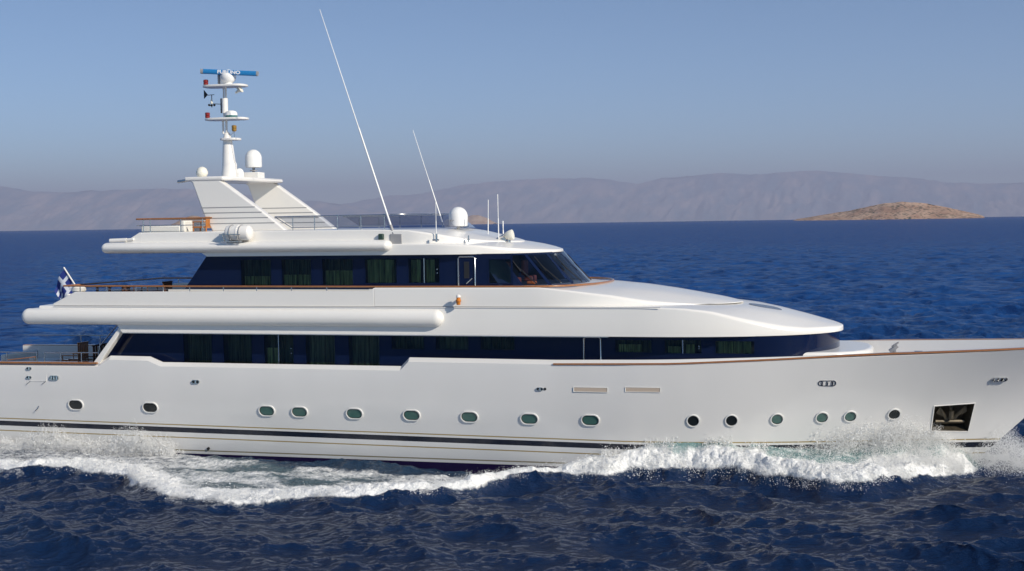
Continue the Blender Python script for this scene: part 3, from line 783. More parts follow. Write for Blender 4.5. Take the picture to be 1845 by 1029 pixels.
for i in range(nn): f.append((2*i, 2*i+2, 2*i+3, 2*i+1))
fs = MB().add(v, f).build('flybridge_windscreen', SMOKED, yacht, smooth=60)
MB().tube([v[2*i+1] for i in range(nn+1)], .018, 6).build('screen_trim', STEEL, fs, smooth=60)
# aft flybridge rail with wooden handrail
def wood_rail(x0, x1, Y, zt0, zt1, zb, posts, mid=True, aft=None):
    r_ = MB().tube([(x0, Y, zt0), (x1, Y, zt1)], .035, 8).build('wood_rail', TEAK, yacht, smooth=50)
    for X in posts: rail('post', [(X, Y, zb), (X, Y, zt0+(zt1-zt0)*(X-x0)/(x1-x0))], .02, STEEL, r_)
    if mid: rail('lower_rail', [(x0+.1, Y, (zt0+zb)/2), (x1-.3, Y, (zt1+zb)/2)], .016, STEEL, r_)
    return r_
wood_rail(-15.58, -12.3, -3.35, 9.33, 9.335, 8.8, [-15.3, -15.0, -13.65, -12.7])
wood_rail(-15.58, -12.0, 3.3, 9.33, 9.335, 8.8, [-15.3, -14.5, -13.65, -12.7])
r_ = rail('wood_rail', [(-15.6, -3.35, 9.33), (-15.6, 3.3, 9.33)], .035, TEAK)
rail('lower_rail', [(-15.6, -3.35, 9.08), (-15.6, 3.3, 9.08)], .016, STEEL, r_)
# upper deck rails
ur = MB().tube([(-18.65, -3.86, 6.725), (-13.1, -3.86, 6.70), (-5.3, -3.86, 6.675), (.6, -3.86, 6.675)], .033, 8)
b2 = [(X, -bu(X)-.0, upE(X)+.035) for X in np.linspace(.9, 2.3, 8)]
ur = ur.build('wood_rail', TEAK, yacht, smooth=50)
for X in (-17.9, -16.7, -15.4, -14.2, -13.05, -11.6, -10.2, -8.75, -7.3): rail('post', [(X, -3.86, 6.45), (X, -3.86, 6.70)], .02, STEEL, ur)
rail('lower_rail', [(-18.4, -3.86, 6.6), (-5.6, -3.86, 6.58)], .012, STEEL, ur)
# cap rail sweeping round in front of the windshield
P = []
for t in np.linspace(-math.pi/2, math.pi/2, 40):
    c = math.cos(t); X = .4+2.25*c**.75 if c > 1e-6 else .4
    P.append((X, 3.86*math.sin(t), 6.675))
MB().tube(P, .04, 8).build('wood_rail', TEAK, yacht, smooth=50)
fr_ = MB().tube([(-18.65, 3.86, 6.72), (-13.1, 3.86, 6.70)], .033, 8).build('wood_rail', TEAK, yacht, smooth=50)
for X in (-17.9, -16.7, -15.4, -14.2): rail('post', [(X, 3.86, 6.45), (X, 3.86, 6.70)], .02, STEEL, fr_)
rail('wood_rail', [(-18.65, -3.86, 6.725), (-18.65, 3.86, 6.725)], .033, TEAK)
# aft main deck rails
sr = rail('stern_rail', [(-26, -3.9, 4.07), (-19.9, -3.9, 4.06)], .024, STEEL)
for X in (-21.9, -21.35, -19.95): rail('post', [(X, -3.9, 3.64), (X, -3.9, 4.06)], .024, STEEL, sr)
sr2 = rail('stern_rail', [(-19.55, -3.9, 4.06), (-17.15, -3.9, 4.08)], .024, STEEL)
for X in (-19.6, -18.85, -17.9): rail('post', [(X, -3.9, 3.64), (X, -3.9, 4.07)], .024, STEEL, sr2)
rail('lower_rail', [(-21.3, -3.9, 3.74), (-20.0, -3.9, 3.88)], .02, TEAK, sr)
sr3 = rail('stern_rail', [(-26, 3.9, 4.10), (-17.0, 3.9, 4.12)], .024, STEEL)
for X in (-23, -22, -21, -20, -19, -18): rail('post', [(X, 3.9, 3.64), (X, 3.9, 4.11)], .02, STEEL, sr3)
MB().tube([pt(178, 626, -3.3), pt(213, 584, -3.3)], .025, 8).build('stair_handrail', STEEL, yacht)
MB().tube([pt(181, 618, -3.3), pt(178, 640, -3.3)], .03, 8).build('stair_handrail', STEEL, yacht)
MB().tube([(-15.95, -3.8, 4.9), (-15.95, -3.8, 5.25)], .05, 10).build('deck_stanchion', WHITE, yacht)

# ---- hull fittings
def oval(a, b_, n=36, p=2.6):
    return [(a*math.copysign(abs(math.cos(t))**(2/p), math.cos(t)), b_*math.copysign(abs(math.sin(t))**(2/p), math.sin(t))) for t in np.linspace(0, 2*math.pi, n, endpoint=False)]
def stadium(a, b_, n=12):
    P = []
    for k in range(n+1): t = -math.pi/2+math.pi*k/n; P.append((a-b_+b_*math.cos(t), b_*math.sin(t)))
    for k in range(n+1): t = math.pi/2+math.pi*k/n; P.append((-a+b_+b_*math.cos(t), b_*math.sin(t)))
    return P
def ringmesh(M, outer, inner, h0, h1, hi):
    n = len(outer); V = []
    for pts, h in ((outer, h0), ([(x*.985, y*.975) for x, y in outer], h1), ([(x*1.02, y*1.04) for x, y in inner], h1), (inner, hi)):
        V += [M @ Vector((x, y, h)) for x, y in pts]
    F = []
    for r in range(3):
        for i in range(n): F.append((r*n+i, r*n+(i+1) % n, (r+1)*n+(i+1) % n, (r+1)*n+i))
    return MB().add(V, F)
RIMW = mat('white_porthole_rim', (.72, .72, .70), .25)
def porthole(px, py, a, b_, gm, label=None):
    p = on_hull(px, py); M = hull_frame(p)
    o = stadium(a, b_) if a > b_ else oval(a, b_, 26, 2)
    i_ = [(x*(1-.045/a), y*(1-.045/b_)) for x, y in o]
    ro = ringmesh(M, o, i_, -.03, .045, -.01).build('porthole', RIMW, yacht, smooth=40)
    if label: ro['label'] = label
    n = len(i_); V = [M @ Vector((x, y, .010)) for x, y in i_]
    MB().add(V, [tuple(range(n))]).build('glass', gm, ro)
    # dark gasket
    ringmesh(M, [(x*1.0, y*1.0) for x, y in i_], [(x*.93, y*.90) for x, y in i_], .008, .024, .012).build('gasket', BLACK, ro)
    # steel crossbar seen through the glass of the cabin ports
for i, (x, y) in enumerate(((137, 729), (271, 734), (481, 740), (540, 742), (639, 745), (742, 748), (846, 751), (954, 754.5), (1064, 757))):
    porthole(x, y, .35, .225, PORTD if i < 2 else PORTG, 'dark oval porthole near the stern' if i < 2 else None)
for i, (x, y) in enumerate(((1249, 758), (1318, 757.5), (1400, 755), (1481, 752), (1532, 750), (1611, 746))):
    porthole(x, y, .2399, .24, (PORTD, PORTD, PORTG, PORTG, PORTG, PORTD)[i])
def fairlead(px, py, a, b_, rollers=3):
    p = on_hull(px, py); M = hull_frame(p); o = stadium(a, b_); i_ = stadium(a*.84, b_*.68)
    ro = ringmesh(M, o, i_, -.02, .05, -.01).build('fairlead', STEEL, yacht, smooth=40)
    MB().add([M @ Vector((x, y, .006)) for x, y in i_], [tuple(range(len(i_)))]).build('opening', BLACK, ro)
    for k in range(rollers):
        x = (k-(rollers-1)/2)*a*.55
        MB().tube([M @ Vector((x, -b_*.65, .03)), M @ Vector((x, b_*.65, .03))], .045, 8).build('roller', STEEL, ro, smooth=50)
fairlead(98, 681, .22, .10); fairlead(1490, 690, .32, .11); fairlead(1800, 683, .30, .10)
fairlead(53, 664, .12, .06, 1); fairlead(53, 680, .12, .06, 1); fairlead(353, 688, .17, .075, 1); fairlead(973, 701, .13, .06, 1)
q = on_hull(982, 701); M = hull_frame(q); MB().lathe([(.05, -.02), (.05, .02)], q, 10, M.to_3x3()).build('drain', BLACK, yacht)
q = on_hull(376, 808); M = hull_frame(q); MB().lathe([(.06, -.02), (.06, .05)], q, 10, M.to_3x3()).build('drain', BLACK, yacht)
q = on_hull(70, 735); MB().tube([q+Vector((-.15, -.03, -.12)), q+Vector((0, -.05, 0)), q+Vector((.02, -.03, .08))], .02, 6).build('hull_bracket', STEEL, yacht)
for x0, x1 in ((1033, 1095), (1126, 1190)):
    a = on_hull(x0, 702.5); c = on_hull(x1, 702.5); p = (a+c)/2; M = hull_frame(p); hw = (c-a).length/2; hh = .085
    o = [(-hw, -hh), (hw, -hh), (hw, hh), (-hw, hh)]; i_ = [(-hw+.03, -hh+.02), (hw-.008, -hh+.02), (hw-.008, hh-.006), (-hw+.03, hh-.006)]
    ro = ringmesh(M, o, i_, -.01, .036, .02).build('freeing_port', RIMW, yacht)
    MB().add([M @ Vector((x, y, .024)) for x, y in i_], [(0, 1, 2, 3)]).build('port_panel', TAN, ro)
# boarding gate outline in the bulwark
g0, g1, g2, g3 = [on_hull(*t_, .012) for t_ in ((55, 664), (55, 687), (83, 687), (84, 658))]
MB().tube([g1, g2, g3], .012, 6).build('boarding_gate_seam', RIMW, yacht)
MB().tube([g2, g2+Vector((-.15, -.05, -.12))], .015, 6).build('gate_hinge', STEEL, yacht); MB().tube([g1, g1+Vector((-.15, -.05, -.12))], .015, 6).build('gate_hinge', STEEL, yacht)
# foredeck fittings
q = pt(1612, 640, -1.6); 
b = MB(); b.tube([q+Vector((0, 0, -.9)), q+Vector((0, 0, .2))], .035, 8); b.tube([q+Vector((-.16, 0, .12)), q+Vector((.10, 0, .34))], [.09, .07], 8); b.tube([q+Vector((-.10, -.03, .30)), q+Vector((.14, -.03, .46))], .035, 6); b.box(q+Vector((-.05, -.07, .1)), q+Vector((.05, .07, .3))); b.build('fire_monitor', GREYG, yacht, bevel=.02)
q = pt(1655, 636, -1.2)
b = MB(); b.tube([q+Vector((0, 0, -.9)), q+Vector((0, 0, .05))], .05, 8); b.tube([q+Vector((-.14, 0, .05)), q+Vector((.14, 0, .05))], .025, 8); b.build('bow_cleat', STEEL, yacht)
# skylight hatch on the lower roof
b = MB(); hc = pt(1379, 556.5, -.45); 
o = [(hc.x+.60*math.cos(t), -.45+.42*math.sin(t)) for t in np.linspace(0, 2*math.pi, 28, endpoint=False)]
def roofz(x, y):
    bb = max(bl(x), .1); k = min(1, abs(y)/bb); r = .15; zi = loE(x)+(loC(x)-loE(x))*.75
    yi = (bb-r)*.72
    return zi + (loC(x)-zi)*max(0, 1-abs(y)/yi) if abs(y) < yi else loE(x)+(zi-loE(x))*(bb-r-abs(y))/(bb-r-yi)
V = [(x, y, roofz(x, y)+.035) for x, y in o] + [(x, y, roofz(x, y)-.05) for x, y in o]; n = len(o)
b.add(V, [tuple(range(n))]+[(i, i+n, (i+1) % n+n, (i+1) % n) for i in range(n)]); b.build('roof_hatch', GREYH, yacht)

# ------------------------------------------------------------------ loose things aboard
lr = thing('liferaft_canister', (-11.6, -3.62, 8.75), 'white liferaft canister strapped in a steel cradle on the flybridge side', 'liferaft')
def rel(o, b, name, m_, **k):
    ob = b.build(name, m_, None, **k); ob.parent = o; ob.matrix_parent_inverse = Matrix.Translation(-Vector(o.location)); return ob
c0, c1 = pt(407, 420, -3.75), pt(454, 420, -3.75); R_ = .29
cl = (c1-c0).length
def cap_prof(L, r): return [(.03, 0)]+[(r*math.sin(t), r*.45*(1-math.cos(t))) for t in (.5, .9, 1.25, 1.57)]+[(r, L*.5-.03), (r*1.06, L*.5-.03), (r*1.06, L*.5+.03), (r, L*.5+.03)]+[(r*math.sin(t), L-r*.45*(1-math.cos(t))) for t in (1.57, 1.25, .9, .5)]+[(.03, L)]
b = MB().lathe(cap_prof(cl, R_), c0, 24, Matrix.Rotation(math.pi/2, 3, 'Y')); rel(lr, b, 'canister', WHITE, smooth=35)
for t in (.25, .62):
    q = c0.lerp(c1, t); b = MB().tube([q+Vector((0, (R_+.025)*math.cos(a), (R_+.025)*math.sin(a))) for a in np.linspace(0, 2*math.pi, 20)], .016, 6); rel(lr, b, 'strap', GREYG)
b = MB()
for t in (.05, .3, .6):
    q = c0.lerp(c1, t); b.tube([q+Vector((0, .45, -.1)), q+Vector((0, .1, -.36)), q+Vector((0, -.22, -.32)), q+Vector((0, -.36, -.05))], .022, 6)
for yy, zz in ((-.22, -.32), (-.36, -.05), (.1, -.36)): b.tube([c0+Vector((-.1, yy, zz)), c0.lerp(c1, .7)+Vector((0, yy, zz))], .02, 6)
rel(lr, b, 'cradle', STEEL, smooth=50)

q = pt(826, 541, -4.2)
lb = thing('lifebuoy_light', q, 'small orange and white lifebuoy light hanging on the white side below the wheelhouse door', 'rescue light')
rel(lb, MB().lathe([(.05, -.22), (.09, -.20), (.1, -.08), (.12, -.06), (.12, .02), (.09, .04), (.09, .12)], q, 14), 'body', ORANGE, smooth=40)
rel(lb, MB().lathe([(.09, .12), (.11, .14), (.1, .22), (.03, .27)], q, 14), 'cap', WHITE, smooth=40)
rel(lb, MB().lathe([(.125, -.05), (.125, -.02)], q, 14), 'band', BRIGHTWOOD)
rel(lb, MB().box(q+Vector((-.03, .08, .0)), q+Vector((.03, .25, .12))), 'bracket', STEEL)

lb.scale = (.8, .8, .8)

# flag on a raked staff
s0, s1 = pt(142, 524, 0), pt(115, 482, 0)
fg = thing('ensign', s0, 'blue and white striped ensign with a cross drooping from the stern staff', 'flag')
rel(fg, MB().tube([s0, s1], .035, 8), 'staff', WHITE, smooth=50)
FLAG = bpy.data.materials.new('ensign_cloth'); FLAG.use_nodes = True
n = FLAG.node_tree; B_ = n.nodes['Principled BSDF']; B_.inputs['Roughness'].default_value = .8
uvn = n.nodes.new('ShaderNodeUVMap'); spx = n.nodes.new('ShaderNodeSeparateXYZ'); n.links.new(uvn.outputs[0], spx.inputs[0])
def mth(op, a, b_=0.0):
    k = n.nodes.new('ShaderNodeMath'); k.operation = op
    for i, x in enumerate((a, b_)):
        if isinstance(x, (int, float)): k.inputs[i].default_value = x
        else: n.links.new(x, k.inputs[i])
    return k.outputs[0]
U, Vv = spx.outputs['X'], spx.outputs['Y']
st = mth('MODULO', mth('FLOOR', mth('MULTIPLY', Vv, 9.0)), 2.0)          # 0 blue, 1 white
canton = mth('MULTIPLY', mth('LESS_THAN', U, .37), mth('GREATER_THAN', Vv, 4/9))
cross = mth('MAXIMUM', mth('LESS_THAN', mth('ABSOLUTE', mth('SUBTRACT', U, .185)), .037), mth('LESS_THAN', mth('ABSOLUTE', mth('SUBTRACT', Vv, 6.5/9)), .5/9))
wf = mth('ADD', mth('MULTIPLY', canton, cross), mth('MULTIPLY', mth('SUBTRACT', 1.0, canton), st))
mx_ = n.nodes.new('ShaderNodeMix'); mx_.data_type = 'RGBA'; mx_.inputs['A'].default_value = (.012, .03, .20, 1); mx_.inputs['B'].default_value = (.58, .62, .70, 1)
n.links.new(wf, mx_.inputs['Factor']); n.links.new(mx_.outputs['Result'], B_.inputs['Base Color'])
nu, nv = 24, 14; V = []; UV = []; Fc = []
top = s1.lerp(s0, .06); bot = s1.lerp(s0, .80)
for i in range(nu+1):
    for j in range(nv+1):
        u, v_ = i/nu, j/nv
        h = bot.lerp(top, v_)
        fall = Vector((-.52, .02, -.90)).normalized()
        p = h + fall*u*1.15*(1-.10*(1-v_)) + Vector((.05*u-.10*u*(1-v_), .09*math.sin(u*7+v_*3)*u**.5, .04*math.sin(v_*9+u*5)*u))
        # keep it clear of the staff side and gather the lower corner
        p += Vector((-.12*math.sin(math.pi*u)*(v_), 0, 0))
        V.append(p); UV.append((u*.5, .22+v_*.78))
for i in range(nu):
    for j in range(nv): Fc.append((i*(nv+1)+j, (i+1)*(nv+1)+j, (i+1)*(nv+1)+j+1, i*(nv+1)+j+1))
me = bpy.data.meshes.new('cloth'); me.from_pydata([tuple(p) for p in V], [], Fc)
uvl = me.uv_layers.new(name='UVMap')
for lp in me.loops: uvl.data[lp.index].uv = UV[lp.vertex_index]
me.polygons.foreach_set('use_smooth', [True]*len(me.polygons)); me.materials.append(FLAG)
fo = bpy.data.objects.new('cloth', me); COL.objects.link(fo); fo.parent = fg; fo.matrix_parent_inverse = Matrix.Translation(-s0)

# furniture ------------------------------------------------------------
def chair(name, loc, rz, mat_, label, cat, group=None, back=.9, wd=.52):
    t = thing(name, loc, label, cat, group); t.rotation_euler = (0, 0, rz)
    def p_(b, nme, m2=mat_): o = b.build(nme, m2, t, bevel=.012); return o
    p_(MB().box((-wd/2, -wd/2, .40), (wd/2, wd/2, .46)), 'seat')
    bk = MB()
    for k in range(6): bk.box((-wd/2+.01, -wd/2+.02+k*wd/6, .462), (-wd/2+.05, -wd/2+.02+k*wd/6+wd/9, back))
    bk.box((-wd/2, -wd/2, back), (-wd/2+.06, wd/2, back+.06)); p_(bk, 'backrest')
    for sx in (-1, 1):
        for sy in (-1, 1):
            x, y = sx*(wd/2-.03), sy*(wd/2-.03); p_(MB().box((x-.025, y-.025, 0), (x+.025, y+.025, .399)), 'leg')
    for sy in (-1, 1):
        a = MB(); a.box((-wd/2+.06, sy*(wd/2)-.03, .62), (wd/2, sy*(wd/2)+.03, .66)); a.box((wd/2-.06, sy*(wd/2)-.02, .462), (wd/2-.02, sy*(wd/2)+.02, .619)); p_(a, 'armrest')
    return t
q = pt(150, 655, -2.6); chair('wooden_armchair', (pt(160, 640, -2.2).x, -2.2, 3.05), math.pi, WICKER, 'dark slatted wooden armchair nearest the house on the aft main deck', 'chair', 'wooden chairs on deck', 1.16, 1.15)
chair('wooden_armchair', (pt(136, 640, -.9).x, -.9, 3.05), math.pi, TEAK, 'reddish wooden armchair behind the dark one on the aft main deck', 'chair', 'wooden chairs on deck', 1.12, .80)
b = MB(); x_ = pt(88, 640, -1.5).x
so_ = thing('aft_sofa', (x_-.6, -1.5, 3.05), 'white cushioned sofa on the aft main deck', 'sofa')
MB().box((-.7, -1.2, 0), (.7, 1.2, .42)).build('seat', FABRIC, so_, bevel=.06)
MB().box((-.9, -1.2, .0), (-.705, 1.2, .78)).build('backrest', FABRIC, so_, bevel=.06)
MB().box((.5, -1.25, .425), (.75, -1.0, .72)).build('armrest', FABRIC, so_, bevel=.06)
xx = pt(180, 520, -2).x
tb = thing('deck_table', (xx+.1, -1.9, 6.0), 'low dark table on the aft upper deck', 'table')
MB().box((-.75, -.6, .60), (.75, .6, .65)).build('table_top', WICKER, tb, bevel=.02)
for sx in (-.6, .6):
    for sy in (-.5, .5): MB().box((sx-.04, sy-.04, 0), (sx+.04, sy+.04, .599)).build('leg', WICKER, tb)
xx = pt(288, 520, -2.4).x
chair('slatted_chair', (xx, -2.4, 6.0), math.pi, WICKER, 'dark slatted chair on the aft upper deck beside the house', 'chair', 'upper deck chairs', .78, .75)
chair('slatted_chair', (pt(238, 520, -2.6).x, -2.6, 6.0), 0, WICKER, 'dark low chair between the table and the slatted chair on the upper deck', 'chair', 'upper deck chairs', .62, .6)
q = pt(142, 524, -2.8)
MBb = MB().lathe([(.03, 0), (.22, .02), (.30, .1), (.28, .2), (.15, .27), (.02, .29)], (0, 0, 0), 18)
cv = MBb.build('covered_capstan', FABRIC, None, smooth=50); cv.location = (q.x, -2.8, 6.40); tag(cv, 'white rounded cover on the aft edge of the upper deck', 'cover')
# flybridge sun deck
xx = pt(300, 410, -2.2)
sf = thing('sun_lounge', (xx.x, -2.0, 8.30), 'white sun lounge behind the aft flybridge rail', 'sofa')
MB().box((-.75, -.9, .5), (1.0, .9, .76)).build('seat', FABRIC, sf, bevel=.05)
MB().box((1.005, -.9, .5), (1.2, .9, .95)).build('backrest', FABRIC, sf, bevel=.05)
MB().box((-.7, -.8, .0), (1.1, .8, .499)).build('base', WHITE, sf)
xx = pt(366, 408, -2.6)
chair('varnished_chair', (xx.x, -2.6, 8.55), math.pi, BRIGHTWOOD, 'orange varnished wooden chair at the foot of the radar arch', 'chair', None, .78, .62)
oc = pt(997, 507, -1.5)
ob = MB().box((-.16, -.18, 0), (.16, .18, .12)).build('life_vest', mat('orange_fabric', (.75, .16, .03), .8), None, bevel=.04); ob.location = (.15, -1.9, 6.67)
tag(ob, 'orange life vest lying on the dashboard behind the windshield', 'life vest')

#@@SEA@@
# ------------------------------------------------------------------ the sea
def sstep(a, b, x):
    t = np.clip((x-a)/(b-a), 0, 1); return t*t*(3-2*t)
def vnoise(x, y, seed=0):
    xi = np.floor(x).astype(np.int64); yi = np.floor(y).astype(np.int64); fx = x-xi; fy = y-yi
    fx = fx*fx*(3-2*fx); fy = fy*fy*(3-2*fy)
    def h(a, b):
        n = (a*374761393 + b*668265263 + seed*974634777) & 0xffffffff
        n = ((n ^ (n >> 13))*1274126177) & 0xffffffff
        return ((n ^ (n >> 16)) & 0xffff)/65535.0
    return (h(xi, yi)*(1-fx)+h(xi+1, yi)*fx)*(1-fy)+(h(xi, yi+1)*(1-fx)+h(xi+1, yi+1)*fx)*fy
def fbm(x, y, o=4, seed=0, g=.5):
    a = 1; s = 0; t = 0
    for k in range(o):
        s = s+a*vnoise(x*2**k+17.3*k, y*2**k-9.1*k, seed+k); t += a; a *= g
    return s/t
def vnoise3(x, y, z, seed=0):
    zi = np.floor(z); fz = z-zi; fz = fz*fz*(3-2*fz)
    a = vnoise(x+zi*37.7, y+zi*91.3, seed); b = vnoise(x+(zi+1)*37.7, y+(zi+1)*91.3, seed)
    return a*(1-fz)+b*fz
def fbm3(x, y, z, o=4, seed=0, g=.5):
    a = 1; s = 0; t = 0
    for k in range(o):
        s = s+a*vnoise3(x*2**k+17.3*k, y*2**k-9.1*k, z*2**k+3.3*k, seed+k); t += a; a *= g
    return s/t
bwx = np.linspace(-30, 17, 300); bwv = np.array([level_b(1, x) for x in bwx])
# outer edge of the foam and shape of the bow wave, in yacht coordinates
YB = np.array([(-40, -9.5), (-24, -8.7), (-18.5, -8.5), (-15.2, -8.1), (-13.2, -8.6), (-11.3, -10.2), (-9.8, -11.7), (-7.5, -12.0), (-4.9, -11.0), (-3.2, -11.0), (-1.65, -9.8), (-.4, -8.2), (.5, -6.6), (1.94, -5.75), (3.8, -5.05), (5.1, -4.55), (6.4, -4.3), (7.4, -4.4), (8.4, -4.8), (9.5, -5.2), (11, -5.6), (12.3, -5.5), (13.2, -4.5), (14.9, -2.7), (16.2, -1.1), (17, 0)])
RID = np.array([(-40, .25), (-24, .30), (-16, .34), (-12, .22), (-8, .18), (-2, .30), (0, .34), (2, .42), (4, .48), (6, .55), (8, .60), (11, .50), (13, .40), (15, .2), (16.2, 0)])
TOP = np.array([(-40, .0), (-19, .25), (-13, .10), (-9, -.05), (-5, -.22), (-1, -.26), (1.5, -.15), (3.2, .35), (5.0, .75), (7.5, .95), (9.5, 1.05), (12, 1.12), (13.6, 1.25), (14.8, 1.15), (15.6, .5), (16.2, 0)])
INN = np.array([(-40, 0), (-14, 0), (-11, .2), (-8, .8), (-4, 1.1), (-1.5, 1.0), (0, .45), (1.5, .1), (3, 0), (17, 0)])
ip = lambda T, x: np.interp(x, T[:, 0], T[:, 1])
def wake(X, Y):
    """height, foam and aeration of the wake on the near side"""
    yb = ip(YB, X) + .55*(fbm(X*.9, X*0+3.1, 3, 5)-.5) + .5*(fbm(X*1.6, Y*1.6, 3, 9)-.5)
    bw = np.interp(X, bwx, bwv)
    near = np.where(Y < 0, 1.0, 0.0)
    d = -Y-bw; D = np.maximum(-yb-bw, .25)
    s = d/D; dout = D-d        # metres inside the foam edge
    act = near*sstep(16.6, 15.6, X)
    top = ip(TOP, X); rid = ip(RID, X)*(.75+.5*fbm(X*.6, Y*.5, 2, 21))
    sc = np.clip(s, 0, 1)
    h = top*(1-sc)**1.6 + rid*np.exp(-((dout-.75)/.75)**2)
    out = np.exp(-np.maximum(-dout, 0)/.35)
    h = np.where(s <= 1, h, (rid*np.exp(-(.75/.75)**2))*out - .22*ip(RID, X)/.35*np.exp(-((dout+1.1)/.8)**2))
    h = h*act
    inside = sstep(-.05, .35, dout)*act
    inn = sstep(ip(INN, X)-.25, ip(INN, X)+.35, d+.5*(fbm(X*1.3, Y*1.3, 3, 31)-.5))
    dens = .50+.42*np.exp(-((dout-.8)/1.2)**2)+.25*(fbm(X*.8, Y*1.1, 3, 6)-.5)
    dens = np.where(X > 3, (.46+.10*sstep(7, 3.5, X)+.52*sstep(.26, .58, sc+.45*(fbm(X*1.5, Y*1.5, 4, 41)-.5)))*(.34+.98*fbm(X*1.3, Y*2.2, 5, 43, .7)), dens)
    dens = np.where(X < -11, np.minimum(dens, .40+.65*np.exp(-((dout-.8)/.9)**2))+.16*(fbm(X*.7, Y*1.5, 3, 8)), dens)
    mid = sstep(-14, -11, X)*sstep(-3, -6, X)
    dens = dens-mid*.20*sstep(.42, .70, fbm(X*.45, Y*.8, 3, 77))
    foam = inside*inn*np.clip(dens*(.80+.42*fbm(X*1.1, Y*2.4, 4, 47, .65)), 0, 1)
    # thin trailing streaks outside the edge
    stre = sstep(.52, .72, fbm(X*.6, Y*1.7, 4, 61))*np.exp(-np.maximum(-dout, 0)/1.3)*.42*act*(.55+.45*sstep(4, -2, X))
    foam = np.maximum(foam, np.where(dout < .3, stre, 0))
    aer = act*(np.where(X > 2.5, sstep(.85, .35, s)*sstep(2.5, 6, X), 0) + mid*sstep(.2, .8, dout)*.26*sstep(.3, .9, d-ip(INN, X)) + .10*inside)
    # bow wave on the far side of the stem
    return h, foam, np.clip(aer, 0, 1), act*inside*inn
def farside(X, Y):
    d = np.hypot((X-16.4)*.6, Y-1.0)
    k = np.exp(-(d/1.6)**2)*np.where(X > 14, 1, 0)
    return .30*k, .80*k*sstep(.35, .6, fbm(X*2, Y*2, 3, 91))

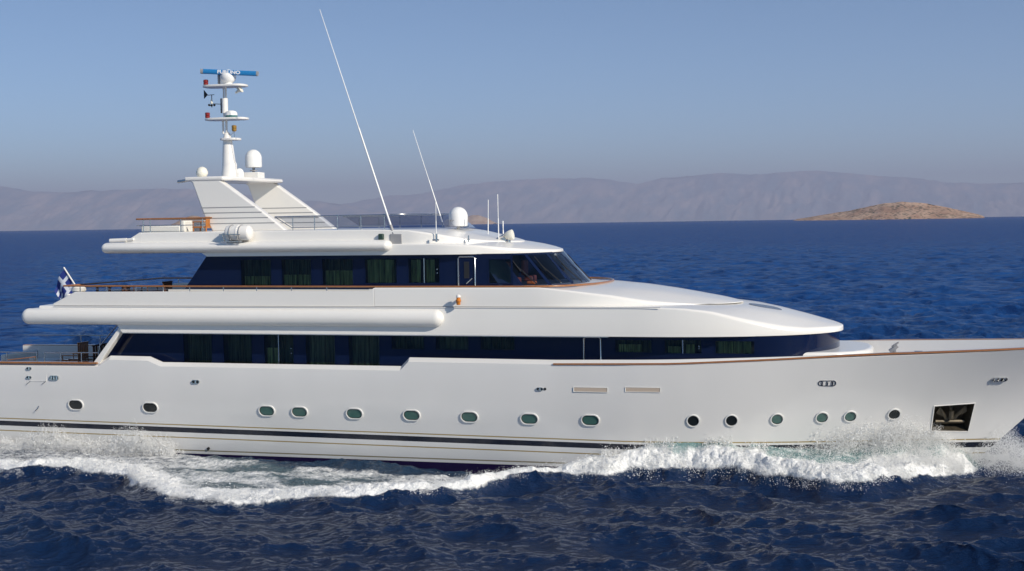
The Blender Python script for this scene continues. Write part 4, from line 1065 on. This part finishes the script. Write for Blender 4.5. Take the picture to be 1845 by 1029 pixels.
FAR_TILT = 7.0
def sea():
    # graded sheet: 5 cm squares beside the yacht, growing to the horizon
    xs = list(np.arange(-25, 20, .05)); g = .06
    L = []; R = []; x = xs[0]
    while x > -9000: g *= 1.22; x -= g; L.append(x)
    g = .06; x = xs[-1]
    while x < 9000: g *= 1.22; x += g; R.append(x)
    xs = np.array(L[::-1]+xs+R)
    ys = list(np.arange(-26, -2.2, .05))
    B = []; g = .05; y = ys[0]
    while y > -3500: g *= 1.2; y -= g; B.append(y)
    y = ys[-1]; Fq = []
    while y < 8000:
        d = y-CAM.y
        st = .10 if y < 5.5 else min(max(.10, d*d/60000), 40); y += st; Fq.append(y)
    ys = np.array(B[::-1]+ys+Fq)
    sc = np.where(ys > 6, (ys-CAM.y)/(6-CAM.y), 1.0)
    X = CAM.x+(xs[None, :]-CAM.x)*sc[:, None]*1.0
    Y = np.repeat(ys[:, None], len(xs), 1)
    dx = np.gradient(X, axis=1); dy = np.gradient(Y, axis=0)
    cell = np.maximum(np.abs(dx), np.abs(dy)*.6)
    Xf, Yf = X.ravel(), Y.ravel(); cf = cell.ravel()
    h, foam, aer, act = wake(Xf, Yf)
    h2, f2 = farside(Xf, Yf)
    r = np.random.default_rng(3); N = 230
    lam = np.exp(r.uniform(np.log(.24), np.log(13), N)); k = 2*np.pi/lam
    th = np.radians(-106)+r.normal(0, 1, N)*np.where(lam > 1.2, .42, .75); ph = r.uniform(0, 2*np.pi, N)
    slope = .0205*np.where(lam > 5, (5/lam)**1.2, 1)*np.where(lam < 1.3, 1.55, 1)*np.where((lam > 1.8) & (lam < 5), 1.35, 1)
    amp = slope/k
    calm = 1-.65*sstep(.2, .9, act)            # wake flattens the chop
    gust = (.85+.3*fbm(Xf/38, Yf/60, 3, 14))*np.clip(.50+1.05*fbm(Xf/4.2, Yf/4.8, 3, 18), .5, 1.5)*(1+.75*sstep(9, 40, Yf))
    z = np.zeros_like(Xf); ox = np.zeros_like(Xf); oy = np.zeros_like(Xf); rest = np.zeros_like(Xf)
    chop_ = 1.15-.55*sstep(3, 15, Yf)
    for i in range(N):
        c, s_ = np.cos(th[i]), np.sin(th[i])
        wgt = np.clip((lam[i]/cf-2.2)/3, 0, 1)
        a = k[i]*(c*Xf+s_*Yf)+ph[i]
        sn = np.sin(a); A = amp[i]*wgt*gust
        z += A*np.cos(a); ox -= chop_*A*c*sn; oy -= chop_*A*s_*sn
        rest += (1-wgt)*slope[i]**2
    for dd in (30, 60, 100, 150, 200, 300, 430, 800, 3000):
        i_ = np.argmin(np.abs(Yf-CAM.y-dd)+np.abs(Xf-CAM.x)*.2); print('rest', dd, round(float(np.sqrt(rest[i_])), 3), 'cell', round(float(cf[i_]), 2))
    z *= calm; ox *= calm; oy *= calm
    fi = np.nonzero(foam > .02)[0]
    lump = np.zeros_like(Xf); lump2 = np.zeros_like(Xf)
    lump[fi] = foam[fi]*(fbm3(Xf[fi]*1.9, Yf[fi]*1.9, h[fi]*2.6, 5, 51, .6)-.42)
    lump2[fi] = foam[fi]*np.abs(fbm3(Xf[fi]*5.2, Yf[fi]*5.2, h[fi]*7, 4, 55, .65)-.5)
    boost = 1+.35*sstep(5, 10, Xf)
    z = z+h+h2+(.38*lump+.28*lump2)*boost
    oy = oy-(.34*lump+.25*lump2)*boost*sstep(.1, .5, h)
    d2 = (Xf-CAM.x)**2+(Yf-CAM.y)**2
    z = z-d2/(2*R_EARTH)
    co_ = np.stack([Xf+ox, Yf+oy, z], 1)
    nr, ncol = Y.shape
    idx = np.arange(nr*ncol).reshape(nr, ncol)
    q = np.stack([idx[:-1, :-1], idx[:-1, 1:], idx[1:, 1:], idx[1:, :-1]], -1).reshape(-1, 4)
    me = bpy.data.meshes.new('sea')
    me.vertices.add(len(co_)); me.vertices.foreach_set('co', co_.ravel().astype(np.float32))
    me.loops.add(q.size); me.loops.foreach_set('vertex_index', q.ravel().astype(np.int32))
    me.polygons.add(len(q)); me.polygons.foreach_set('loop_start', (np.arange(len(q))*4).astype(np.int32))
    me.polygons.foreach_set('use_smooth', np.ones(len(q), bool))
    me.update(); me.validate()
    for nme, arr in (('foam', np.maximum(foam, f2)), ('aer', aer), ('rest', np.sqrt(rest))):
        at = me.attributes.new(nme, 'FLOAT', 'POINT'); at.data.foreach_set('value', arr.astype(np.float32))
    o = bpy.data.objects.new('sea', me); COL.objects.link(o); o['kind'] = 'structure'
    print('sea verts', len(co_))
    # material
    M = bpy.data.materials.new('sea_water'); M.use_nodes = True
    n = M.node_tree; L_ = n.links; b = n.nodes['Principled BSDF']; out = n.nodes['Material Output']
    
    def at(nm):
        a = n.nodes.new('ShaderNodeAttribute'); a.attribute_name = nm; return a.outputs['Fac']
    def mt(op, a, b_=None, c=None):
        q_ = n.nodes.new('ShaderNodeMath'); q_.operation = op
        for i, x in enumerate((a, b_, c)):
            if x is None: continue
            if isinstance(x, (int, float)): q_.inputs[i].default_value = x
            else: L_.new(x, q_.inputs[i])
        return q_.outputs[0]
    tc = n.nodes.new('ShaderNodeTexCoord')
    def noise(scale, det, sx=1, sy=1, rot=0, rough=.55):
        mp = n.nodes.new('ShaderNodeMapping'); mp.inputs['Scale'].default_value = (sx, sy, 1); mp.inputs['Rotation'].default_value = (0, 0, rot)
        q_ = n.nodes.new('ShaderNodeTexNoise'); q_.inputs['Scale'].default_value = scale; q_.inputs['Detail'].default_value = det; q_.inputs['Roughness'].default_value = rough
        L_.new(tc.outputs['Object'], mp.inputs[0]); L_.new(mp.outputs[0], q_.inputs['Vector']); return q_.outputs[0]
    # ripples: fine everywhere, broader ones take over where the mesh is too coarse to carry the chop
    fine = noise(6.0, 5, .7, 1.3, .35, .62)
    chop = noise(.75, 7, .6, 1.3, .25, .66)
    rest_ = at('rest')
    bp1 = n.nodes.new('ShaderNodeBump'); bp1.inputs['Distance'].default_value = .12; bp1.inputs['Strength'].default_value = .75; bp1.inputs['Distance'].default_value = .12
    L_.new(fine, bp1.inputs['Height'])
    # chop finer than the far mesh: the wave slopes themselves tilt the normal
    def vec_noise(scale, det, rot):
        mp = n.nodes.new('ShaderNodeMapping'); mp.inputs['Scale'].default_value = (.6, 1.2, 1); mp.inputs['Rotation'].default_value = (0, 0, rot)
        q_ = n.nodes.new('ShaderNodeTexNoise'); q_.inputs['Scale'].default_value = scale; q_.inputs['Detail'].default_value = det; q_.inputs['Roughness'].default_value = .6
        L_.new(tc.outputs['Object'], mp.inputs[0]); L_.new(mp.outputs[0], q_.inputs['Vector'])
        sb = n.nodes.new('ShaderNodeVectorMath'); sb.operation = 'SUBTRACT'; L_.new(q_.outputs['Color'], sb.inputs[0]); sb.inputs[1].default_value = (.5, .5, .5)
        ml = n.nodes.new('ShaderNodeVectorMath'); ml.operation = 'MULTIPLY'; L_.new(sb.outputs[0], ml.inputs[0]); ml.inputs[1].default_value = (1, 1, 0)
        return ml.outputs[0]
    def vscale(v_, f_):
        sc_ = n.nodes.new('ShaderNodeVectorMath'); sc_.operation = 'SCALE'; L_.new(v_, sc_.inputs[0])
        if isinstance(f_, (int, float)): sc_.inputs['Scale'].default_value = f_
        else: L_.new(f_, sc_.inputs['Scale'])
        return sc_.outputs[0]
    def vadd(p_, q_):
        k_ = n.nodes.new('ShaderNodeVectorMath'); k_.operation = 'ADD'; L_.new(p_, k_.inputs[0]); L_.new(q_, k_.inputs[1]); return k_.outputs[0]
    tilt = vscale(vec_noise(.75, 6, .2), mt('MULTIPLY', rest_, FAR_TILT))
    nm_ = n.nodes.new('ShaderNodeVectorMath'); nm_.operation = 'NORMALIZE'
    L_.new(vadd(bp1.outputs[0], tilt), nm_.inputs[0])
    dif = n.nodes.new('ShaderNodeBsdfDiffuse'); gls = n.nodes.new('ShaderNodeBsdfGlossy'); gls.inputs['Roughness'].default_value = .07
    frn = n.nodes.new('ShaderNodeFresnel'); frn.inputs['IOR'].default_value = 1.33
    for k_ in (dif, gls, frn): L_.new(nm_.outputs[0], k_.inputs['Normal'])
    wmix = n.nodes.new('ShaderNodeMixShader')
    # wave backs hidden from a low viewpoint: the mean reflectance of unresolved chop is lower than a flat sheet's
    L_.new(mt('MULTIPLY', frn.outputs[0], mt('MINIMUM', mt('MAXIMUM', mt('MULTIPLY_ADD', rest_, -3.4, 1.72), .42), 1.0)), wmix.inputs[0])
    L_.new(dif.outputs[0], wmix.inputs[1]); L_.new(gls.outputs[0], wmix.inputs[2])
    n.nodes.remove(b)
    deep = n.nodes.new('ShaderNodeMix'); deep.data_type = 'RGBA'; deep.inputs['A'].default_value = (.0022, .011, .050, 1); deep.inputs['B'].default_value = (.16, .275, .275, 1)
    body = n.nodes.new('ShaderNodeMix'); body.data_type = 'RGBA'; body.inputs['A'].default_value = (.0040, .0140, .045, 1); body.inputs['B'].default_value = (.013, .064, .215, 1)  # far water painted bluer and brighter, standing for sky light off wave faces
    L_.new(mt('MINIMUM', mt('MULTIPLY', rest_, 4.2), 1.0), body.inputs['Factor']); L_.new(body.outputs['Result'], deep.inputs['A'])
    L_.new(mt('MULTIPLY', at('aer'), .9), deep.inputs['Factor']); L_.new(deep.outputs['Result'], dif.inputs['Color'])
    # foam
    fb_ = n.nodes.new('ShaderNodeBsdfPrincipled'); fb_.inputs['Base Color'].default_value = (.84, .85, .85, 1); fb_.inputs['Roughness'].default_value = .8
    fn1 = noise(2.6, 8, 1, 1, 0, .68); fn2 = noise(11, 5, 1, 1, 0, .6)
    bpf = n.nodes.new('ShaderNodeBump'); bpf.inputs['Distance'].default_value = .12; bpf.inputs['Strength'].default_value = .8; L_.new(fn2, bpf.inputs['Height']); L_.new(bpf.outputs[0], fb_.inputs['Normal'])
    nn_ = mt('ADD', mt('MULTIPLY', fn1, .62), mt('MULTIPLY', fn2, .38))
    # foam cover = smoothstep around (noise < foam)
    v = mt('MULTIPLY_ADD', at('foam'), 1.15, mt('MULTIPLY', nn_, -1.0))
    mr = n.nodes.new('ShaderNodeMapRange'); mr.interpolation_type = 'SMOOTHSTEP'
    L_.new(v, mr.inputs['Value']); mr.inputs['From Min'].default_value = -.12; mr.inputs['From Max'].default_value = .26
    ms = n.nodes.new('ShaderNodeMixShader'); L_.new(mr.outputs[0], ms.inputs[0]); L_.new(wmix.outputs[0], ms.inputs[1]); L_.new(fb_.outputs[0], ms.inputs[2])
    L_.new(ms.outputs[0], out.inputs['Surface'])
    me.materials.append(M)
sea()

# ------------------------------------------------------------------ spray
SPRAYM = mat('spray_droplets', (.95, .955, .955), .5)
n = SPRAYM.node_tree; tr_ = n.nodes.new('ShaderNodeBsdfTranslucent'); tr_.inputs[0].default_value = (.93, .94, .94, 1)
ms_ = n.nodes.new('ShaderNodeMixShader'); ms_.inputs[0].default_value = .22
n.links.new(n.nodes['Principled BSDF'].outputs[0], ms_.inputs[1]); n.links.new(tr_.outputs[0], ms_.inputs[2])
tp_ = n.nodes.new('ShaderNodeBsdfTransparent'); m2_ = n.nodes.new('ShaderNodeMixShader'); m2_.inputs[0].default_value = .15
n.links.new(ms_.outputs[0], m2_.inputs[1]); n.links.new(tp_.outputs[0], m2_.inputs[2]); n.links.new(m2_.outputs[0], n.nodes['Material Output'].inputs['Surface'])
def spray(P, R_):
    n = len(P)
    T = np.array([(1, 0, 0), (-1, 0, 0), (0, 1, 0), (0, -1, 0), (0, 0, 1), (0, 0, -1)], float)
    q = rng.normal(size=(n, 4)); q /= np.linalg.norm(q, axis=1)[:, None]
    w_, x, y, z = q.T
    M = np.stack([1-2*(y*y+z*z), 2*(x*y-z*w_), 2*(x*z+y*w_), 2*(x*y+z*w_), 1-2*(x*x+z*z), 2*(y*z-x*w_), 2*(x*z-y*w_), 2*(y*z+x*w_), 1-2*(x*x+y*y)], 1).reshape(n, 3, 3)
    V = (np.einsum('nij,kj->nki', M, T)*R_[:, None, None]+P[:, None, :]).reshape(-1, 3)
    base = (np.arange(n)*6)[:, None, None]
    Fc = (base+np.array([(0, 2, 4), (2, 1, 4), (1, 3, 4), (3, 0, 4), (2, 0, 5), (1, 2, 5), (3, 1, 5), (0, 3, 5)])[None]).reshape(-1, 3)
    me = bpy.data.meshes.new('spray')
    me.vertices.add(len(V)); me.vertices.foreach_set('co', V.ravel().astype(np.float32))
    me.loops.add(Fc.size); me.loops.foreach_set('vertex_index', Fc.ravel().astype(np.int32))
    me.polygons.add(len(Fc)); me.polygons.foreach_set('loop_start', (np.arange(len(Fc))*3).astype(np.int32))
    me.polygons.foreach_set('use_smooth', np.ones(len(Fc), bool))
    me.update(); me.materials.append(SPRAYM)
    o = bpy.data.objects.new('spray', me); COL.objects.link(o); o['kind'] = 'stuff'
    o['label'] = 'white spray thrown up along the hull and bow'; o['category'] = 'spray'
    print('droplets', n)
def clump(n, cells, sx, sy):
    """thin a cloud with noise so that it comes in wisps"""
    return None
PP = []; RR = []
def put(x, y, z, r0, sig=.45):
    keep = -y > np.interp(x, bwx, bwv)-.02
    PP.append(np.stack([x, y, z], 1)[keep]); RR.append((r0*np.exp(rng.normal(0, sig, len(x))))[keep])
# filaments of drops thrown on ballistic paths, in fingers
def jets(groups, fil, drops, x0, x1, zsrc, vx, vy, vz, r0, T=(.25, .6), spread=.35, ysrc=0.0):
    for g in range(groups):
        x = rng.uniform(x0, x1); base = np.array([rng.uniform(*vx), rng.uniform(*vy), rng.uniform(*vz)])
        m_ = max(3, int(fil*rng.uniform(.4, 1.5)))
        px_ = x+rng.normal(0, .22, m_); pz_ = zsrc(px_)+rng.uniform(-.15, .15, m_)
        py_ = -np.interp(px_, bwx, bwv)-.08-ysrc*rng.random(m_)
        v = base+rng.normal(0, spread, (m_, 3))*np.array([1, .7, 1])
        t0 = rng.uniform(0, .12, (m_, 1)); t1 = rng.uniform(T[0], T[1], (m_, 1))
        tt = t0+(t1-t0)*rng.random((m_, drops))
        jit = rng.normal(0, 1, (m_, drops, 3))*(.012+.07*tt[..., None])
        q = np.stack([px_[:, None]+v[:, 0:1]*tt, py_[:, None]+v[:, 1:2]*tt, pz_[:, None]+v[:, 2:3]*tt-4.9*tt**2], -1)+jit
        q = q.reshape(-1, 3); k = q[:, 2] > .02
        PP.append(q[k]); RR.append((r0*np.exp(rng.normal(0, .5, len(q))))[k])
zb_ = lambda x: .75*ip(TOP, x)
jets(130, 30, 38, 11.8, 15.4, zb_, (-3.5, -.5), (-3.2, -1.0), (.8, 4.3), .0068, (.25, .75))
jets(60, 20, 22, 8.5, 13.0, zb_, (-3, -.5), (-3.0, -1.2), (.4, 1.8), .0068, (.2, .5))
jets(50, 18, 22, 14.6, 15.7, lambda x: .25+0*x, (-2, .6), (-2.4, -.6), (1.0, 3.2), .0068, (.2, .6))
# lacy veil between the sheet and the roll
n = 60000
x = 15.6-np.abs(rng.normal(0, 1, n))*2.6; x = x[x > 7]
s_ = rng.beta(1.6, 1.2, len(x)); yb = ip(YB, x); bw = np.interp(x, bwx, bwv); y = -bw-(-yb-bw)*s_
h = wake(x, y)[0]
up_ = np.abs(rng.normal(0, 1, len(x)))*.16
keep = rng.random(len(x)) < sstep(.38, .60, fbm(x*2.6, s_*6+up_*4, 4, 72))
put(x[keep], y[keep], (h+up_)[keep], .0085)
# crest flecks along the whole foam edge
n = 150000
x = rng.uniform(-24, 15, n); y = ip(YB, x)+np.where(rng.random(n) < .35, rng.normal(0, .11, n), np.abs(rng.normal(0, .9, n))); h, f, a, c = wake(x, y)
up_ = np.abs(rng.normal(0, 1, n))*.10*(.3+1.4*fbm(x*2.5, y*2.5, 3, 73))+.03
k = ((f > .35) | (rng.random(n) < .10)) & (rng.random(n) < sstep(.35, .6, fbm(x*1.4, y*1.4, 3, 74)))
put(x[k], y[k], (h+up_)[k], .007)
# hull side splash amidships forward
n = 14000
x = rng.uniform(3.2, 9, n); y = -np.interp(x, bwx, bwv)-np.abs(rng.normal(0, .5, n))-.1; h = wake(x, y)[0]
up_ = np.abs(rng.normal(0, 1, n))*.16*(fbm(x*2, y, 3, 75) > .48)
put(x, y, h+up_+.02, .011)
# bursts against the aft hull
zlow = lambda x: .15+0*x
jets(40, 28, 34, -15.9, -14.0, zlow, (-2.0, 1.2), (-1.3, -.2), (1.4, 3.7), .0068, (.25, .8), .5, .5)
jets(38, 28, 34, -20.2, -18.4, zlow, (-1.8, 1.0), (-1.2, -.2), (1.4, 3.7), .0068, (.25, .8), .5, .4)
jets(100, 28, 30, -23.0, -13.2, zlow, (-2.5, .5), (-1.0, -.1), (.8, 2.6), .0068, (.2, .6), .5, .7)
# mist carried past the stem
n = 65000
x = 17.1+rng.normal(0, 1.4, n); y = .5+rng.normal(0, 1.2, n); e = np.exp(-((x-16.4)/1.4)**2)
z = .05+rng.beta(1, 2.0, n)*1.9*e*(.3+1.2*fbm(x*1.5, y*1.5, 3, 78)); k = x > 15.2+z
PP.append(np.stack([x, y, z], 1)[k]); RR.append((.008*np.exp(rng.normal(0, .4, n)))[k])
spray(np.concatenate(PP), np.concatenate(RR))

# ------------------------------------------------------------------ far land
def rock(name, lo, hi, scale, green=None, sparse=.0, spots=None):
    M = bpy.data.materials.new(name); M.use_nodes = True; n = M.node_tree; b = n.nodes['Principled BSDF']; b.inputs['Roughness'].default_value = .95
    b.inputs['Specular IOR Level'].default_value = .1
    tc = n.nodes.new('ShaderNodeTexCoord'); nz = n.nodes.new('ShaderNodeTexNoise'); nz.inputs['Scale'].default_value = scale; nz.inputs['Detail'].default_value = 9; nz.inputs['Roughness'].default_value = .62
    mp = n.nodes.new('ShaderNodeMapping'); mp.inputs['Scale'].default_value = (1, .4, .8)
    n.links.new(tc.outputs['Object'], mp.inputs[0]); n.links.new(mp.outputs[0], nz.inputs['Vector'])
    r = n.nodes.new('ShaderNodeValToRGB'); r.color_ramp.elements[0].position = .40; r.color_ramp.elements[1].position = .62
    r.color_ramp.elements[0].color = (*lo, 1); r.color_ramp.elements[1].color = (*hi, 1)
    n.links.new(nz.outputs[0], r.inputs[0]); col = r.outputs[0]
    if spots:
        v = n.nodes.new('ShaderNodeTexVoronoi'); v.inputs['Scale'].default_value = spots[0]; n.links.new(tc.outputs['Object'], v.inputs['Vector'])
        nz2 = n.nodes.new('ShaderNodeTexNoise'); nz2.inputs['Scale'].default_value = spots[0]*.25; nz2.inputs['Detail'].default_value = 3; n.links.new(tc.outputs['Object'], nz2.inputs['Vector'])
        th = n.nodes.new('ShaderNodeMath'); th.operation = 'MULTIPLY'; n.links.new(nz2.outputs[0], th.inputs[0]); th.inputs[1].default_value = spots[1]
        lt = n.nodes.new('ShaderNodeMath'); lt.operation = 'LESS_THAN'; n.links.new(v.outputs['Distance'], lt.inputs[0]); n.links.new(th.outputs[0], lt.inputs[1])
        mx = n.nodes.new('ShaderNodeMix'); mx.data_type = 'RGBA'; n.links.new(lt.outputs[0], mx.inputs['Factor']); n.links.new(col, mx.inputs['A']); mx.inputs['B'].default_value = (.055, .06, .03, 1)
        col = mx.outputs['Result']
    n.links.new(col, b.inputs['Base Color'])
    return M
def land(name, prof, Y, depth, m_, zb, ncol=420, nrow=44, rugged=.22, seed=1, nsc=1/500., kind=None):
    px = np.array([p[0] for p in prof], float); py = np.array([p[1] for p in prof], float)
    xs = np.linspace(px[0], px[-1], ncol); V = []
    fine = (fbm(xs/26., xs*0, 4, seed)-.5)*2
    ks = list(np.linspace(0, 1, nrow)) + [1.15, 1.5, 2.2]
    Rp = []
    for x, f_ in zip(xs, fine):
        yy = np.interp(x, px, py); hz = 415.0-.01463*x
        Rp.append(pt(x, yy+f_*min(2.0, max(0, hz-yy)*.06), Y+depth))
    RX = np.array([p.x for p in Rp]); RZ = np.array([p.z for p in Rp])
    for k in ks:
        Yk = np.full(ncol, Y+depth*k)
        if k <= 1:
            rn = 1-np.abs(2*fbm(RX*nsc*1.6, Yk*nsc*.5, 5, seed+3)-1)
            shape = k**.8
            zz = zb+(RZ-zb)*np.clip(shape*(1-rugged*(1-rn)*2.2*(1-k)*min(1, k*4)), 0, 1)
        else: zz = zb+(RZ-zb)*max(0, 1-(k-1)*.8)
        V.append(np.stack([RX, Yk + depth*.12*(fbm(RX*nsc, RX*0+k*2, 3, seed+9)-.5)*(0 if k >= 1 else 1), zz], 1))
    V = np.concatenate(V); nr = len(ks); f = []
    for j in range(nr-1):
        for i in range(ncol-1): f.append((j*ncol+i, j*ncol+i+1, (j+1)*ncol+i+1, (j+1)*ncol+i))
    me = bpy.data.meshes.new(name); me.from_pydata(V.tolist(), [], f); me.polygons.foreach_set('use_smooth', [True]*len(f)); me.materials.append(m_)
    o = bpy.data.objects.new(name, me); COL.objects.link(o)
    if kind: o['kind'] = kind
    return o
RK = rock('haze_tinted_cliff_rock', (.05, .12, .19), (.36, .29, .28), 1/900.)  # dark tone painted blue to stand for the blue of distant air
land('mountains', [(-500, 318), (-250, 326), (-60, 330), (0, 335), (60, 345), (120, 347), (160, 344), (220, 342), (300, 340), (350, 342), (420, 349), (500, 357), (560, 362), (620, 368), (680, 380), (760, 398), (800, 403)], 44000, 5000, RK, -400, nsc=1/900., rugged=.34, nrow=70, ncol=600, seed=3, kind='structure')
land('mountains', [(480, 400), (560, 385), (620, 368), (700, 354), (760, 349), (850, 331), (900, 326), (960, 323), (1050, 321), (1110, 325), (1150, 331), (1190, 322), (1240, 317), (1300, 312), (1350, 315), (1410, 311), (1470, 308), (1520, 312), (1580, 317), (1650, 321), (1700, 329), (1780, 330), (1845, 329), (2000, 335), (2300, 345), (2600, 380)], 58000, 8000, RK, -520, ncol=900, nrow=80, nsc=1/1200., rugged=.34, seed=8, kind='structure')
IR = rock('dry_island_rock', (.34, .205, .135), (.51, .35, .245), 1/60., spots=(1/15., .66))
i1 = land('island', [(1436, 394.5), (1450, 392.5), (1480, 387.5), (1530, 379.5), (1565, 372), (1595, 366), (1625, 363), (1660, 366), (1700, 373), (1735, 380), (1762, 386), (1772, 389.5)], 4750, 420, IR, -12, ncol=260, nrow=40, rugged=.10, seed=12, nsc=1/120.)
tag(i1, 'low brown rocky island on the horizon at the right', 'island')
IR2 = rock('hazy_islet_rock', (.30, .19, .12), (.46, .33, .22), 1/90.)
i2 = land('islet', [(300, 411), (318, 402), (332, 392), (345, 388), (358, 390), (372, 397), (388, 409)], 6800, 300, IR2, -30, ncol=80, nrow=20, rugged=.12, seed=15, nsc=1/120.)
tag(i2, 'small brown islet seen behind the aft flybridge rail', 'island')
i3 = land('islet', [(826, 403), (838, 392), (850, 387.5), (862, 387.5), (876, 392), (892, 402)], 17000, 700, IR2, -90, ncol=80, nrow=20, rugged=.12, seed=17, nsc=1/250.)
tag(i3, 'small faint islet seen beside the white dome forward of the flybridge', 'island')

# ------------------------------------------------------------------ haze
HZ = bpy.data.materials.new('sea_haze'); HZ.use_nodes = True
n = HZ.node_tree; n.nodes.remove(n.nodes['Principled BSDF'])
pv = n.nodes.new('ShaderNodeVolumePrincipled'); pv.inputs['Color'].default_value = (.595, .635, .84, 1); pv.inputs['Density'].default_value = 3.7e-5; pv.inputs['Anisotropy'].default_value = 0.0
n.links.new(pv.outputs[0], n.nodes['Material Output'].inputs['Volume'])
hb = MB().box((-88000, -6000, -650), (46000, 86000, 2420)).build('haze', HZ, None); hb['kind'] = 'stuff'
hb['label'] = 'pale haze over the sea'; hb['category'] = 'haze'
